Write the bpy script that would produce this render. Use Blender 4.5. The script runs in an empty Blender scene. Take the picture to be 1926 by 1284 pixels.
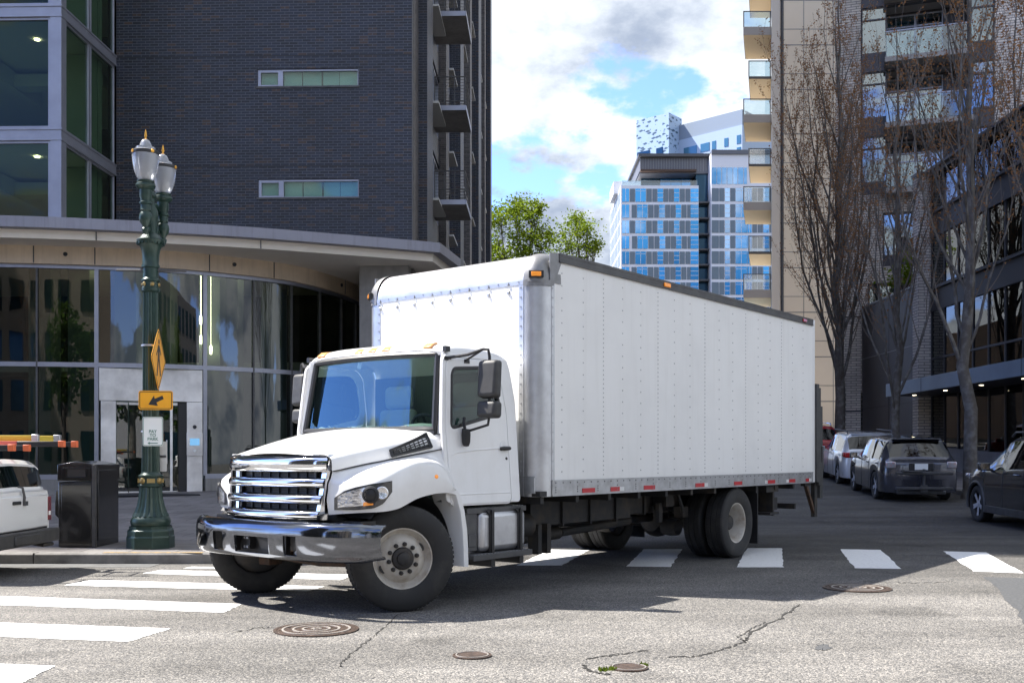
import bpy, bmesh, math, random
from mathutils import Vector, Matrix, Euler
R = math.radians
rnd = random.Random(11)
scene = bpy.context.scene
C = scene.collection

# ---------------------------------------------------------------- helpers
def frame(d):
    d = d.normalized(); a = Vector((0,0,1)) if abs(d.z) < .9 else Vector((1,0,0))
    u = d.cross(a).normalized(); return u, d.cross(u).normalized()

class MB:
    def __init__(s): s.v=[]; s.f=[]; s.m=[]
    def add(s, vs, fs, mi=0, M=None):
        o = len(s.v)
        s.v += [tuple(M @ Vector(p)) if M else tuple(p) for p in vs]
        s.f += [tuple(i+o for i in f) for f in fs]; s.m += [mi]*len(fs); return s
    def box(s, x0,x1,y0,y1,z0,z1, mi=0, M=None):
        vs=[(x,y,z) for z in (z0,z1) for y in (y0,y1) for x in (x0,x1)]
        return s.add(vs,[(0,2,3,1),(4,5,7,6),(0,1,5,4),(2,6,7,3),(0,4,6,2),(1,3,7,5)],mi,M)
    def cbox(s, c, size, rot=None, mi=0):
        M = Matrix.Translation(c) @ (Euler(rot).to_matrix().to_4x4() if rot else Matrix())
        a,b,d = (q/2 for q in size); return s.box(-a,a,-b,b,-d,d,mi,M)
    def tube(s, pts, r, n=8, mi=0, cap=True, M=None):
        pts=[Vector(p) for p in pts]; rs = r if isinstance(r,(list,tuple)) else [r]*len(pts)
        vs=[]; u=None
        for i,p in enumerate(pts):
            d=(pts[min(i+1,len(pts)-1)]-pts[max(i-1,0)])
            if d.length<1e-9: d=Vector((0,0,1))
            d.normalize()
            if u is None: u,w=frame(d)
            else:
                u=(u-d*u.dot(d)); u = u.normalized() if u.length>1e-6 else frame(d)[0]; w=d.cross(u)
            for k in range(n):
                a=2*math.pi*k/n; vs.append(p+(u*math.cos(a)+w*math.sin(a))*rs[i])
        fs=[(i*n+k,i*n+(k+1)%n,(i+1)*n+(k+1)%n,(i+1)*n+k) for i in range(len(pts)-1) for k in range(n)]
        if cap: fs += [tuple(range(n-1,-1,-1)), tuple((len(pts)-1)*n+k for k in range(n))]
        return s.add(vs,fs,mi,M)
    def lathe(s, prof, n=24, M=None, mi=0, flute=0):
        vs=[]
        for r,z in prof:
            for k in range(n):
                a=2*math.pi*k/n; q=r*(1-flute*(k%2)); vs.append((q*math.cos(a),q*math.sin(a),z))
        m=len(prof); fs=[(i*n+k,i*n+(k+1)%n,(i+1)*n+(k+1)%n,(i+1)*n+k) for i in range(m-1) for k in range(n)]
        return s.add(vs,fs,mi,M)
    def grid(s, fn, nu, nv, mi=0, M=None):
        vs=[fn(i/nu,j/nv) for j in range(nv+1) for i in range(nu+1)]
        fs=[(j*(nu+1)+i,j*(nu+1)+i+1,(j+1)*(nu+1)+i+1,(j+1)*(nu+1)+i) for j in range(nv) for i in range(nu)]
        return s.add(vs,fs,mi,M)
    def loft(s, rings, mi=0, close=False, M=None):
        n=len(rings[0]); vs=[p for r in rings for p in r]
        fs=[(i*n+k,i*n+(k+1)%n,(i+1)*n+(k+1)%n,(i+1)*n+k) for i in range(len(rings)-1) for k in range(n if close else n-1)]
        return s.add(vs,fs,mi,M)
    def prism(s, poly, a, b, axis='y', mi=0, M=None):
        def P(p,t): return {'y':(p[0],t,p[1]),'x':(t,p[0],p[1]),'z':(p[0],p[1],t)}[axis]
        n=len(poly); vs=[P(p,a) for p in poly]+[P(p,b) for p in poly]
        fs=[tuple(range(n)),tuple(range(2*n-1,n-1,-1))]+[(i,(i+1)%n,n+(i+1)%n,n+i) for i in range(n)]
        return s.add(vs,fs,mi,M)
    def plate(s, loops, t, bev=0.0, M=None, mi=0, seg=2):
        """flat plate in local XY with holes, thickness t along Z"""
        cu=bpy.data.curves.new('plate','CURVE'); cu.dimensions='2D'; cu.fill_mode='BOTH'
        cu.extrude=max(t/2-bev,1e-4); cu.bevel_depth=bev; cu.bevel_resolution=seg; cu.offset=-bev
        for lp in loops:
            sp=cu.splines.new('POLY'); sp.points.add(len(lp)-1); sp.use_cyclic_u=True
            for q,p in zip(sp.points,lp): q.co=(p[0],p[1],0,1)
        ob=bpy.data.objects.new('plate',cu); me=ob.to_mesh()
        s.add([tuple(v.co) for v in me.vertices],[tuple(p.vertices) for p in me.polygons],mi,M)
        ob.to_mesh_clear(); bpy.data.objects.remove(ob); bpy.data.curves.remove(cu); return s
    def text(s, txt, size, M, mi=0, t=.002):
        cu=bpy.data.curves.new('txt','FONT'); cu.body=txt; cu.size=size; cu.align_x='CENTER'; cu.align_y='CENTER'; cu.extrude=t; cu.offset=size*.012
        ob=bpy.data.objects.new('txt',cu); me=ob.to_mesh()
        s.add([tuple(v.co) for v in me.vertices],[tuple(p.vertices) for p in me.polygons],mi,M)
        ob.to_mesh_clear(); bpy.data.objects.remove(ob); bpy.data.curves.remove(cu); return s
    def build(s, name, mats, parent=None, bevel=0, seg=2, smooth=32, sub=0, loc=None, recalc=True):
        me=bpy.data.meshes.new(name); me.from_pydata(s.v,[],s.f)
        mats = mats if isinstance(mats,(list,tuple)) else [mats]
        for m in mats: me.materials.append(m)
        me.polygons.foreach_set('material_index',s.m)
        if recalc:
            bm=bmesh.new(); bm.from_mesh(me); bmesh.ops.recalc_face_normals(bm,faces=bm.faces); bm.to_mesh(me); bm.free()
        me.update()
        if smooth:
            me.polygons.foreach_set('use_smooth',[True]*len(me.polygons)); me.set_sharp_from_angle(angle=R(smooth))
        o=bpy.data.objects.new(name,me); C.objects.link(o)
        if parent: o.parent=parent
        if loc: o.location=loc
        if bevel:
            b=o.modifiers.new('bevel','BEVEL'); b.width=bevel; b.segments=seg; b.limit_method='ANGLE'; b.angle_limit=R(40)
        if sub:
            b=o.modifiers.new('sub','SUBSURF'); b.levels=sub; b.render_levels=sub
        return o

def tag(o,label=None,cat=None,group=None,kind=None):
    if label: o['label']=label
    if cat: o['category']=cat
    if group: o['group']=group
    if kind: o['kind']=kind
    return o
def thing(name,label,cat,loc=(0,0,0),rz=0,group=None):
    o=bpy.data.objects.new(name,None); o.empty_display_size=.2; C.objects.link(o)
    o.location=loc; o.rotation_euler=(0,0,rz); return tag(o,label,cat,group)
def copy_thing(o,parent=None):
    c=o.copy(); C.objects.link(c)
    if parent: c.parent=parent
    for ch in list(o.children): copy_thing(ch,c)
    return c
def rrect(x0,x1,y0,y1,r,n=4):
    pts=[]
    for cx,cy,a0 in ((x1-r,y1-r,0),(x0+r,y1-r,90),(x0+r,y0+r,180),(x1-r,y0+r,270)):
        for k in range(n+1):
            a=R(a0+90*k/n); pts.append((cx+r*math.cos(a),cy+r*math.sin(a)))
    return pts
def rpoly(pts,r,n=4):
    """round the corners of a polygon"""
    out=[]; m=len(pts)
    for i in range(m):
        p0,p1,p2=(Vector(pts[(i+k)%m]) for k in (-1,0,1))
        a=(p0-p1); b=(p2-p1); q=min(r,a.length*.45,b.length*.45)
        A=p1+a.normalized()*q; B=p1+b.normalized()*q
        for k in range(n+1):
            t=k/n; out.append(tuple((1-t)**2*A+2*t*(1-t)*p1+t*t*B))
    return out
def lerp(a,b,t): return a+(b-a)*t
def interp(tab,x):
    if x<=tab[0][0]: return tab[0][1]
    for (a,p),(b,q) in zip(tab,tab[1:]):
        if x<=b: return p+(q-p)*(x-a)/(b-a)
    return tab[-1][1]
def spline(tab,x):
    """smooth (cubic Hermite) interpolation of a table"""
    n=len(tab)
    if x<=tab[0][0]: return tab[0][1]
    if x>=tab[-1][0]: return tab[-1][1]
    for i in range(n-1):
        if x<=tab[i+1][0]: break
    x0,y0=tab[i]; x1,y1=tab[i+1]; h=x1-x0; t=(x-x0)/h
    def sl(k):
        if k<=0 or k>=n-1: 
            j=min(max(k,0),n-2) if k<=0 else n-2
            return (tab[j+1][1]-tab[j][1])/(tab[j+1][0]-tab[j][0])
        a=(tab[k][1]-tab[k-1][1])/(tab[k][0]-tab[k-1][0]); b=(tab[k+1][1]-tab[k][1])/(tab[k+1][0]-tab[k][0])
        return 0 if a*b<=0 else 2*a*b/(a+b)
    m0,m1=sl(i)*h,sl(i+1)*h
    return (2*t**3-3*t*t+1)*y0+(t**3-2*t*t+t)*m0+(-2*t**3+3*t*t)*y1+(t**3-t*t)*m1
XZ=Matrix(((1,0,0,0),(0,0,-1,0),(0,1,0,0),(0,0,0,1)))       # local XY -> world XZ, thickness along -Y
YZ=Matrix(((0,0,1,0),(1,0,0,0),(0,1,0,0),(0,0,0,1)))        # local XY -> world YZ, thickness along +X
T=Matrix.Translation

# ---------------------------------------------------------------- camera facts measured from the photograph
FPX, HY, CX, EYE = 1940.0, 856.0, 963.0, 1.36
def at(px,py,d): return Vector(((px-CX)/FPX*d, d, EYE-(py-HY)/FPX*d))
def ground_at(px,py,z=0.0):
    d=(EYE-z)*FPX/(py-HY); return Vector(((px-CX)/FPX*d,d,z))

# ---------------------------------------------------------------- materials
def new(name):
    m=bpy.data.materials.new(name); m.use_nodes=True; nt=m.node_tree; nt.nodes.clear(); return m,nt
def N(nt,t,**kw):
    n=nt.nodes.new(t)
    for k,v in kw.items():
        if k in n.inputs: n.inputs[k].default_value=v
        else: setattr(n,k,v)
    return n
def ln(nt,a,ai,b,bi): nt.links.new(a.outputs[ai],b.inputs[bi])
def c4(c): return (c[0],c[1],c[2],1)
def mixc(nt,fac,a,b):
    n=nt.nodes.new('ShaderNodeMix'); n.data_type='RGBA'
    for sock,i in ((fac,0),(a,6),(b,7)):
        if isinstance(sock,tuple) and len(sock)==2 and hasattr(sock[0],'outputs'): nt.links.new(sock[0].outputs[sock[1]],n.inputs[i])
        elif isinstance(sock,(int,float)): n.inputs[i].default_value=sock
        else: n.inputs[i].default_value=c4(sock)
    return (n,2)
def mat(name,col,rough=.5,metal=0.0,spec=.5,noise=None,bump=None,coat=0.0,emit=None,streak=None,trans=0.0,var=None):
    """noise=(scale,second colour,lo,hi); bump=(scale,strength,distance); streak=(colour,amount) vertical grime; var=amount per object"""
    m,nt=new(name); out=N(nt,'ShaderNodeOutputMaterial'); p=N(nt,'ShaderNodeBsdfPrincipled'); ln(nt,p,0,out,0)
    p.inputs['Base Color'].default_value=c4(col); p.inputs['Roughness'].default_value=rough; p.inputs['Metallic'].default_value=metal
    p.inputs['Specular IOR Level'].default_value=spec; p.inputs['Coat Weight'].default_value=coat; p.inputs['Coat Roughness'].default_value=.05
    tc=N(nt,'ShaderNodeTexCoord'); cur=None
    if noise:
        tx=N(nt,'ShaderNodeTexNoise',Scale=noise[0],Detail=5.0,Roughness=.6); ln(nt,tc,'Object',tx,'Vector')
        r=N(nt,'ShaderNodeMapRange'); r.inputs[1].default_value=noise[2] if len(noise)>2 else .35; r.inputs[2].default_value=noise[3] if len(noise)>3 else .7; ln(nt,tx,0,r,0)
        cur=mixc(nt,(r,0),col,noise[1])
    if streak:
        mp=N(nt,'ShaderNodeMapping'); mp.inputs['Scale'].default_value=(9,9,.5); ln(nt,tc,'Object',mp,'Vector')
        tx=N(nt,'ShaderNodeTexNoise',Scale=1.0,Detail=6.0,Roughness=.65); ln(nt,mp,0,tx,'Vector')
        r=N(nt,'ShaderNodeMapRange'); r.inputs[1].default_value=.5; r.inputs[2].default_value=.8; r.inputs[4].default_value=streak[1]; ln(nt,tx,0,r,0)
        cur=mixc(nt,(r,0),cur or col,streak[0])
    if var:
        oi=N(nt,'ShaderNodeObjectInfo'); mr=N(nt,'ShaderNodeMapRange'); mr.inputs[3].default_value=1-var; mr.inputs[4].default_value=1+var; ln(nt,oi,'Random',mr,0)
        h=N(nt,'ShaderNodeHueSaturation'); ln(nt,mr,0,h,'Value')
        if cur: nt.links.new(cur[0].outputs[cur[1]],h.inputs['Color'])
        else: h.inputs['Color'].default_value=c4(col)
        cur=(h,0)
    if cur: nt.links.new(cur[0].outputs[cur[1]],p.inputs['Base Color'])
    if bump:
        tx=N(nt,'ShaderNodeTexNoise',Scale=bump[0],Detail=4.0); ln(nt,tc,'Object',tx,'Vector')
        b=N(nt,'ShaderNodeBump',Strength=bump[1],Distance=bump[2] if len(bump)>2 else .01); ln(nt,tx,0,b,'Height'); ln(nt,b,0,p,'Normal')
    if emit:
        p.inputs['Emission Color'].default_value=c4(emit[0]); p.inputs['Emission Strength'].default_value=emit[1]
    if trans: p.inputs['Transmission Weight'].default_value=trans
    return m
def glass(name,tint,base=.06,gain=1.0,rough=.0,refl=(1,1,1),wave=0.0):
    """a clear sheet: tinted see-through mixed with a mirror by Fresnel"""
    m,nt=new(name); out=N(nt,'ShaderNodeOutputMaterial'); mx=N(nt,'ShaderNodeMixShader'); ln(nt,mx,0,out,0)
    tr=N(nt,'ShaderNodeBsdfTransparent'); tr.inputs[0].default_value=c4(tint)
    gl=N(nt,'ShaderNodeBsdfGlossy'); gl.inputs['Color'].default_value=c4(refl); gl.inputs['Roughness'].default_value=rough
    lw=N(nt,'ShaderNodeLayerWeight'); lw.inputs[0].default_value=.5
    fr=N(nt,'ShaderNodeMath',operation='POWER'); ln(nt,lw,1,fr,0); fr.inputs[1].default_value=5
    ma=N(nt,'ShaderNodeMath',operation='MULTIPLY_ADD'); ma.use_clamp=True; ln(nt,fr,0,ma,0); ma.inputs[1].default_value=gain; ma.inputs[2].default_value=base
    ln(nt,ma,0,mx,0); ln(nt,tr,0,mx,1); ln(nt,gl,0,mx,2)
    if wave:
        tc=N(nt,'ShaderNodeTexCoord'); tx=N(nt,'ShaderNodeTexNoise',Scale=.7,Detail=1.0); ln(nt,tc,'Object',tx,'Vector')
        b=N(nt,'ShaderNodeBump',Strength=wave,Distance=.05); ln(nt,tx,0,b,'Height'); ln(nt,b,0,gl,'Normal'); 
    return m
def brick(name,c1,c2,mortar,w,h,ms=.006,rough=.7,patch=None,bump=.4,offset=.5,bias=0.0,spec=.5):
    m,nt=new(name); out=N(nt,'ShaderNodeOutputMaterial'); p=N(nt,'ShaderNodeBsdfPrincipled'); ln(nt,p,0,out,0)
    tc=N(nt,'ShaderNodeTexCoord'); sp=N(nt,'ShaderNodeSeparateXYZ'); ln(nt,tc,'Object',sp,0)
    ad=N(nt,'ShaderNodeMath',operation='ADD'); ln(nt,sp,0,ad,0); ln(nt,sp,1,ad,1)
    cb=N(nt,'ShaderNodeCombineXYZ'); ln(nt,ad,0,cb,0); ln(nt,sp,2,cb,1)
    br=N(nt,'ShaderNodeTexBrick'); ln(nt,cb,0,br,'Vector'); br.offset=offset
    for k,v in (('Color1',c4(c1)),('Color2',c4(c2)),('Mortar',c4(mortar)),('Scale',1.0),('Mortar Size',ms),('Mortar Smooth',.1),('Bias',bias),('Brick Width',w),('Row Height',h)): br.inputs[k].default_value=v
    cur=(br,0)
    # single odd bricks
    def snap(a,ai,s):
        d=N(nt,'ShaderNodeMath',operation='DIVIDE'); ln(nt,a,ai,d,0); d.inputs[1].default_value=s
        f=N(nt,'ShaderNodeMath',operation='FLOOR'); ln(nt,d,0,f,0); return f
    if patch:
        tx=N(nt,'ShaderNodeTexNoise',Scale=patch[1],Detail=3.0); 
        fv=snap(sp,2,h); fu=snap(ad,0,w); cc=N(nt,'ShaderNodeCombineXYZ'); ln(nt,fu,0,cc,0); ln(nt,fv,0,cc,1)
        ln(nt,cc,0,tx,'Vector')
        r=N(nt,'ShaderNodeMapRange'); r.inputs[1].default_value=patch[2]; r.inputs[2].default_value=patch[2]+.06; ln(nt,tx,0,r,0)
        mu=N(nt,'ShaderNodeMath',operation='MULTIPLY'); ln(nt,r,0,mu,0)
        iv=N(nt,'ShaderNodeMath',operation='SUBTRACT'); iv.inputs[0].default_value=1; ln(nt,br,'Fac',iv,1); ln(nt,iv,0,mu,1)
        cur=mixc(nt,(mu,0),cur,patch[0])
    nz=N(nt,'ShaderNodeTexNoise',Scale=.35,Detail=4.0); ln(nt,tc,'Object',nz,'Vector')
    r2=N(nt,'ShaderNodeMapRange'); r2.inputs[1].default_value=.3; r2.inputs[2].default_value=.7; r2.inputs[3].default_value=.75; r2.inputs[4].default_value=1.3; ln(nt,nz,0,r2,0)
    h2=N(nt,'ShaderNodeHueSaturation'); ln(nt,r2,0,h2,'Value'); nt.links.new(cur[0].outputs[cur[1]],h2.inputs['Color'])
    ln(nt,h2,0,p,'Base Color'); p.inputs['Roughness'].default_value=rough; p.inputs['Specular IOR Level'].default_value=spec
    iv2=N(nt,'ShaderNodeMath',operation='SUBTRACT'); iv2.inputs[0].default_value=1; ln(nt,br,'Fac',iv2,1)
    b=N(nt,'ShaderNodeBump',Strength=bump,Distance=.01); ln(nt,iv2,0,b,'Height'); ln(nt,b,0,p,'Normal')
    return m
def leafmat(name,c1,c2,scale=3,tr=.35):
    m,nt=new(name); out=N(nt,'ShaderNodeOutputMaterial'); mx=N(nt,'ShaderNodeMixShader'); ln(nt,mx,0,out,0); mx.inputs[0].default_value=tr
    d=N(nt,'ShaderNodeBsdfDiffuse'); t=N(nt,'ShaderNodeBsdfTranslucent'); ln(nt,d,0,mx,1); ln(nt,t,0,mx,2)
    tc=N(nt,'ShaderNodeTexCoord'); tx=N(nt,'ShaderNodeTexNoise',Scale=scale,Detail=6.0,Roughness=.8); ln(nt,tc,'Object',tx,'Vector')
    r=N(nt,'ShaderNodeMapRange'); r.inputs[1].default_value=.3; r.inputs[2].default_value=.7; ln(nt,tx,0,r,0)
    k=mixc(nt,(r,0),c1,c2); nt.links.new(k[0].outputs[k[1]],d.inputs[0]); nt.links.new(k[0].outputs[k[1]],t.inputs[0]); return m

MT={}
MT['white']=mat('white_paint',(.82,.82,.82),.32,coat=.6,noise=(3,(.74,.735,.72),.5,.85),streak=((.52,.49,.44),.14))
MT['panel']=mat('white_box_panel',(.85,.85,.84),.4,noise=(1.2,(.79,.79,.78),.45,.75),streak=((.55,.53,.5),.20),bump=(2.2,.3,.02))
MT['chrome']=mat('chrome',(.80,.81,.84),.07,1.0)
MT['dchrome']=mat('darkened_chrome',(.20,.21,.235),.09,1.0,noise=(5,(.16,.17,.19)))  # chrome colour darkened to stand in for the dark street it reflects
MT['alu']=mat('brushed_aluminium',(.60,.61,.63),.44,1.0,noise=(6,(.48,.48,.50)),bump=(40,.05,.002))
MT['alud']=mat('dull_aluminium',(.50,.51,.53),.42,.8,noise=(8,(.36,.36,.37)))
MT['alloy']=mat('silver_alloy_wheel',(.62,.63,.66),.3,.35)
MT['cast']=mat('grey_cast_metal',(.27,.27,.28),.45,.5,noise=(9,(.2,.2,.2)))
MT['rail']=mat('dark_grey_rail',(.075,.075,.08),.5,.35,noise=(6,(.11,.11,.11)))
MT['black']=mat('black_plastic',(.018,.018,.02),.45)
MT['trim']=mat('grey_black_plastic',(.035,.035,.037),.55,noise=(8,(.06,.06,.06)))
MT['rubber']=mat('tyre_rubber',(.022,.022,.023),.75,noise=(5,(.05,.047,.043),.5,.8),bump=(60,.1,.003))
MT['chassis']=mat('dirty_chassis_steel',(.03,.03,.032),.65,.2,noise=(5,(.075,.06,.045),.45,.75))
MT['rimwhite']=mat('dusty_white_rim',(.52,.49,.44),.45,noise=(7,(.27,.20,.14),.48,.8))
MT['rust']=mat('rusty_metal',(.12,.07,.045),.8,.2,noise=(14,(.05,.04,.035)))
MT['amber']=mat('amber_lens',(.75,.27,.03),.2,coat=.5,emit=((.8,.25,.02),.12))
MT['amberpale']=mat('sun_faded_amber_lens',(.72,.36,.14),.3,coat=.4)
MT['red']=mat('red_lens',(.45,.012,.015),.2,coat=.6)
MT['redtape']=mat('red_reflective_tape',(.5,.02,.03),.35)
MT['whitetape']=mat('white_reflective_tape',(.7,.7,.7),.35)
MT['lens']=glass('clear_lens',(.97,.98,1),.08,1.2)
MT['headrefl']=mat('lamp_reflector',(.8,.8,.82),.16,1.0,bump=(30,.5,.01))
MT['autoglass']=glass('car_glass',(.38,.45,.43),.05,1.0)
MT['darkglass']=glass('tinted_car_glass',(.10,.11,.12),.07,1.0)
MT['seat']=mat('grey_green_seat_fabric',(.55,.62,.54),.9)
MT['dash']=mat('grey_dashboard',(.26,.31,.29),.7)
MT['cabin']=mat('cabin_lining',(.16,.18,.175),.9)
MT['paper']=mat('crumpled_paper',(.7,.72,.7),.8)
MT['asph_gutter']=mat('dirty_gutter_concrete',(.12,.12,.12),.85,noise=(5,(.07,.07,.07)),bump=(60,.2,.005))
MT['kerb']=mat('kerb_concrete',(.22,.21,.20),.85,noise=(4,(.11,.105,.1),.4,.7),bump=(70,.3,.005))
MT['conc']=mat('grey_concrete',(.30,.29,.28),.8,noise=(1.6,(.2,.195,.19)),streak=((.12,.12,.12),.5),bump=(30,.15,.005))
MT['yellowline']=mat('worn_yellow_paint',(.42,.27,.09),.7,noise=(14,(.2,.17,.13),.4,.6))
MT['iron']=mat('brown_cast_iron',(.06,.046,.04),.5,.5,noise=(20,(.13,.09,.07)),bump=(70,.4,.005))
MT['wornsteel']=mat('worn_bright_steel',(.52,.48,.44),.4,.6)
MT['green']=mat('dark_green_cast_iron',(.013,.034,.028),.36,.2,noise=(9,(.024,.052,.043)),bump=(50,.15,.004))
MT['gold']=mat('gold_paint',(.75,.38,.06),.3,.7)
MT['goldold']=mat('dull_brass',(.30,.22,.09),.4,.7)
MT['signy']=mat('sign_yellow',(.86,.40,.012),.4,noise=(4,(.75,.33,.01)))
MT['signw']=mat('sign_white',(.78,.80,.79),.35)
MT['signg']=mat('sign_green',(.02,.14,.10),.4)
MT['signback']=mat('sign_back_aluminium',(.5,.5,.5),.45,.6)
MT['bin']=mat('black_gloss_plastic',(.008,.008,.009),.18,coat=.4,noise=(4,(.016,.016,.017)))
SKY_STRENGTH=.15; EXPOSURE=2.0; SKY_TINT=(.46,.50,.75,1)
CLOUD_OFFSET=(5.62,18.36,3.83); CLOUD_LO,CLOUD_HI,CLOUD_EAST=.42,.475,.10
CLOUD_BRIGHT=(1.93,2.05,2.2); CLOUD_GREY=(.74,.88,1.15); SHD_LO,SHD_HI=.43,.62
# ---------------------------------------------------------------- the truck (local x forward, y to its left, z up; origin under the box's front left corner)
TH=R(38.4)
truck=thing('box_truck','white medium box truck with chrome grille turning at the crossing','truck',(.397,10.4,0),math.atan2(-math.cos(TH),-math.sin(TH)))
def tp(name,mb,mats,parent=None,**k): return mb.build(name,mats,parent or truck,**k)
W=2.5; YB=-W/2; YC=-1.2; ZB,ZT=.95,3.42; XR=-6.7; FR=.2     # box: width, floor, top, rear, front radius
# --- cargo box: left and right side panels with rivet rows
def rivets(mb,y,sgn,mi):
    cols=[-.18-.385*i for i in range(17)]
    for i,x in enumerate(cols):
        n=44 if i%3==2 else 17
        for k in range(n):
            z=1.13+(3.28-1.13)*(k+.5)/n
            mb.box(x-.006,x+.006,y-.004*(sgn<0),y+.004*(sgn>0),z-.006,z+.006,mi)
for y0,y1,yo,s in ((-.03,0,0,1),(-W,-W+.03,-W,-1)):
    mb=MB().box(XR,0,y0,y1,ZB+.15,ZT-.09)
    rivets(mb,yo,s,1)
    tp('side_panel',mb,[MT['panel'],MT['alud'],MT['cast']])
mb=MB().box(FR-.03,FR,-W+FR,-FR,ZB,3.1)
tp('front_panel',mb,MT['panel'])
for y0,y1 in ((-.008,.012),(-W-.012,-W+.008)):
    s=1 if y1>0 else -1; yo=y1 if s>0 else y0
    mb=MB().box(XR,0,y0,y1,ZB,ZB+.155)
    mb.box(XR,0,yo-.004,yo+.004,ZB+.145,ZB+.16).box(XR,0,yo-.004,yo+.005,ZB+.1,ZB+.108).box(XR,0,yo-.003,yo+.006,ZB-.004,ZB+.012)
    for i in range(52): 
        x=-.06-i*.128; mb.box(x-.007,x+.007,yo,yo+.005*s,ZB+.125,ZB+.139,1)
        if i%3==0:
            for z in (.03,.055,.08): mb.box(x-.006,x+.006,yo,yo+.005*s,ZB+z,ZB+z+.012,1)
    tp('bottom_rail',mb,[MT['alud'],MT['cast']])
def topy(px): # local x on the left side under a photo column
    r=(px-CX)/FPX; return (.397-10.4*r)/(math.sin(TH)-math.cos(TH)*r)
for px,w,wh in ((1105,24,0),(1155,17,1),(1219.5,21,0),(1314.6,17,1),(1386.5,15,0),(1449,14,-1),(1488,12,-1),(1517,6,1)):
    x=topy(px); hw=.5*abs(topy(px+w/2)-topy(px-w/2))
    r=tp('reflector_strip',MB().box(x-hw,x+hw,.013,.0165,ZB+.018,ZB+.066),MT['redtape'])
    if wh: tp('reflector_strip',MB().box(x-wh*hw-(.09 if wh>0 else 0),x-wh*hw+(.09 if wh<0 else 0),.013,.0165,ZB+.02,ZB+.064),MT['whitetape'])
# --- aluminium corner posts (quarter round), top front radius, corner castings
for sy in (1,-1):
    yc=-FR if sy>0 else -W+FR
    pr=[(.0+FR*math.sin(a)*1.0, yc+sy*FR*math.cos(a)) for a in [R(90*k/10) for k in range(11)]]
    mb=MB().loft([[(x,y,z) for x,y in pr] for z in (ZB-.005,3.12)])
    # flanges on the side and on the front with rivets
    ys=0 if sy>0 else -W
    mb.box(-.05,.0,min(ys,ys+.004*sy),max(ys,ys+.004*sy),ZB,3.2)
    mb.box(FR,FR+.004,yc-.06 if sy>0 else yc-.0,yc if sy>0 else yc+.06,ZB,3.1)
    for k in range(22):
        z=ZB+.06+k*.097
        mb.cbox((FR+.007,yc-sy*.035,z),(.010,.014,.014),mi=1).cbox((-.02,ys+sy*.004,z),(.012,.008,.012),mi=1)
    tp('corner_post',mb,[MT['alu'],MT['alud']],smooth=50)
def nose(u,v):   # u across, v from front rail up and back
    a=R(90*v); return (-.12+(FR+.12)*math.cos(a), lerp(-W+FR,-FR,u), 3.1+(ZT-3.1)*math.sin(a))
mb=MB().grid(nose,24,10); mb.box(FR-.01,FR+.006,-W+FR,-FR,3.075,3.115)
for i in range(16):
    y=-W+FR+.06+i*(W-2*FR-.12)/15; mb.cbox((FR+.008,y,3.105),(.008,.012,.012),mi=1)
    if i%2==0: mb.cbox((FR+.01,y,3.088),(.016,.02,.016),mi=1).prism([(FR,2.99),(FR+.018,2.995),(FR+.018,3.02),(FR,3.035)],y-.012,y+.012,mi=1)
tp('nose_radius',mb,[MT['alu'],MT['alud']],smooth=50)
for sy in (1,-1):
    yc=-FR if sy>0 else -W+FR; mb=MB()
    def cap(u,v):
        a=R(90*u); b=R(90*v); e=.62
        ca,sa=max(math.cos(a),0)**e,max(math.sin(a),0)**e; cb,sb=max(math.cos(b),0)**.7,max(math.sin(b),0)**.9
        return (-.16+(FR+.165)*sa*cb, yc+sy*(FR+.006)*ca*cb, 3.1+(ZT-3.095)*sb)
    mb.grid(cap,14,10)
    pr=[(FR*math.sin(a), yc+sy*FR*math.cos(a)) for a in [R(90*k/10) for k in range(11)]]
    mb.loft([[(x*1.05,yc+(y-yc)*1.05,z) for x,y in pr] for z in (3.06,3.12)])
    mb.prism([(-.03,3.07),(.03,3.07),(.03,3.40),(-.17,ZT-.002),(-.17,3.33)],-.005 if sy>0 else -W-.008,.008 if sy>0 else -W+.005)
    o=tp('corner_casting',mb,MT['cast'],smooth=60)
    M=T((FR*.82,yc+sy*FR*.66,3.17))@Euler((0,0,R(38*sy))).to_matrix().to_4x4()
    tp('marker_lamp',MB().box(-.01,.028,-.075,.075,-.035,.035,1,M).box(.028,.036,-.05,.05,-.022,.022,0,M),[MT['amber'],MT['black']],bevel=.004)
for y0,y1 in ((-.05,.016),(-W-.016,-W+.05)):
    mb=MB().box(XR,-.12,y0,y1,ZT-.095,ZT)
    yo=y1 if y1>0 else y0
    mb.box(XR,-.12,yo-.004,yo+.005,ZT-.1,ZT-.085).box(XR,-.12,yo-.004,yo+.004,ZT-.03,ZT-.022)
    tp('top_rail',mb,MT['rail'],bevel=.012)
tp('roof',MB().box(XR,-.1,-W+.04,-.04,ZT-.06,ZT-.008),MT['panel'])
for x,m in ((topy(1252),'amber'),(topy(1511),'red')):
    tp('marker_lamp',MB().box(x-.07,x+.07,.016,.034,ZT-.075,ZT-.03),[MT[m]],bevel=.006)
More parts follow.
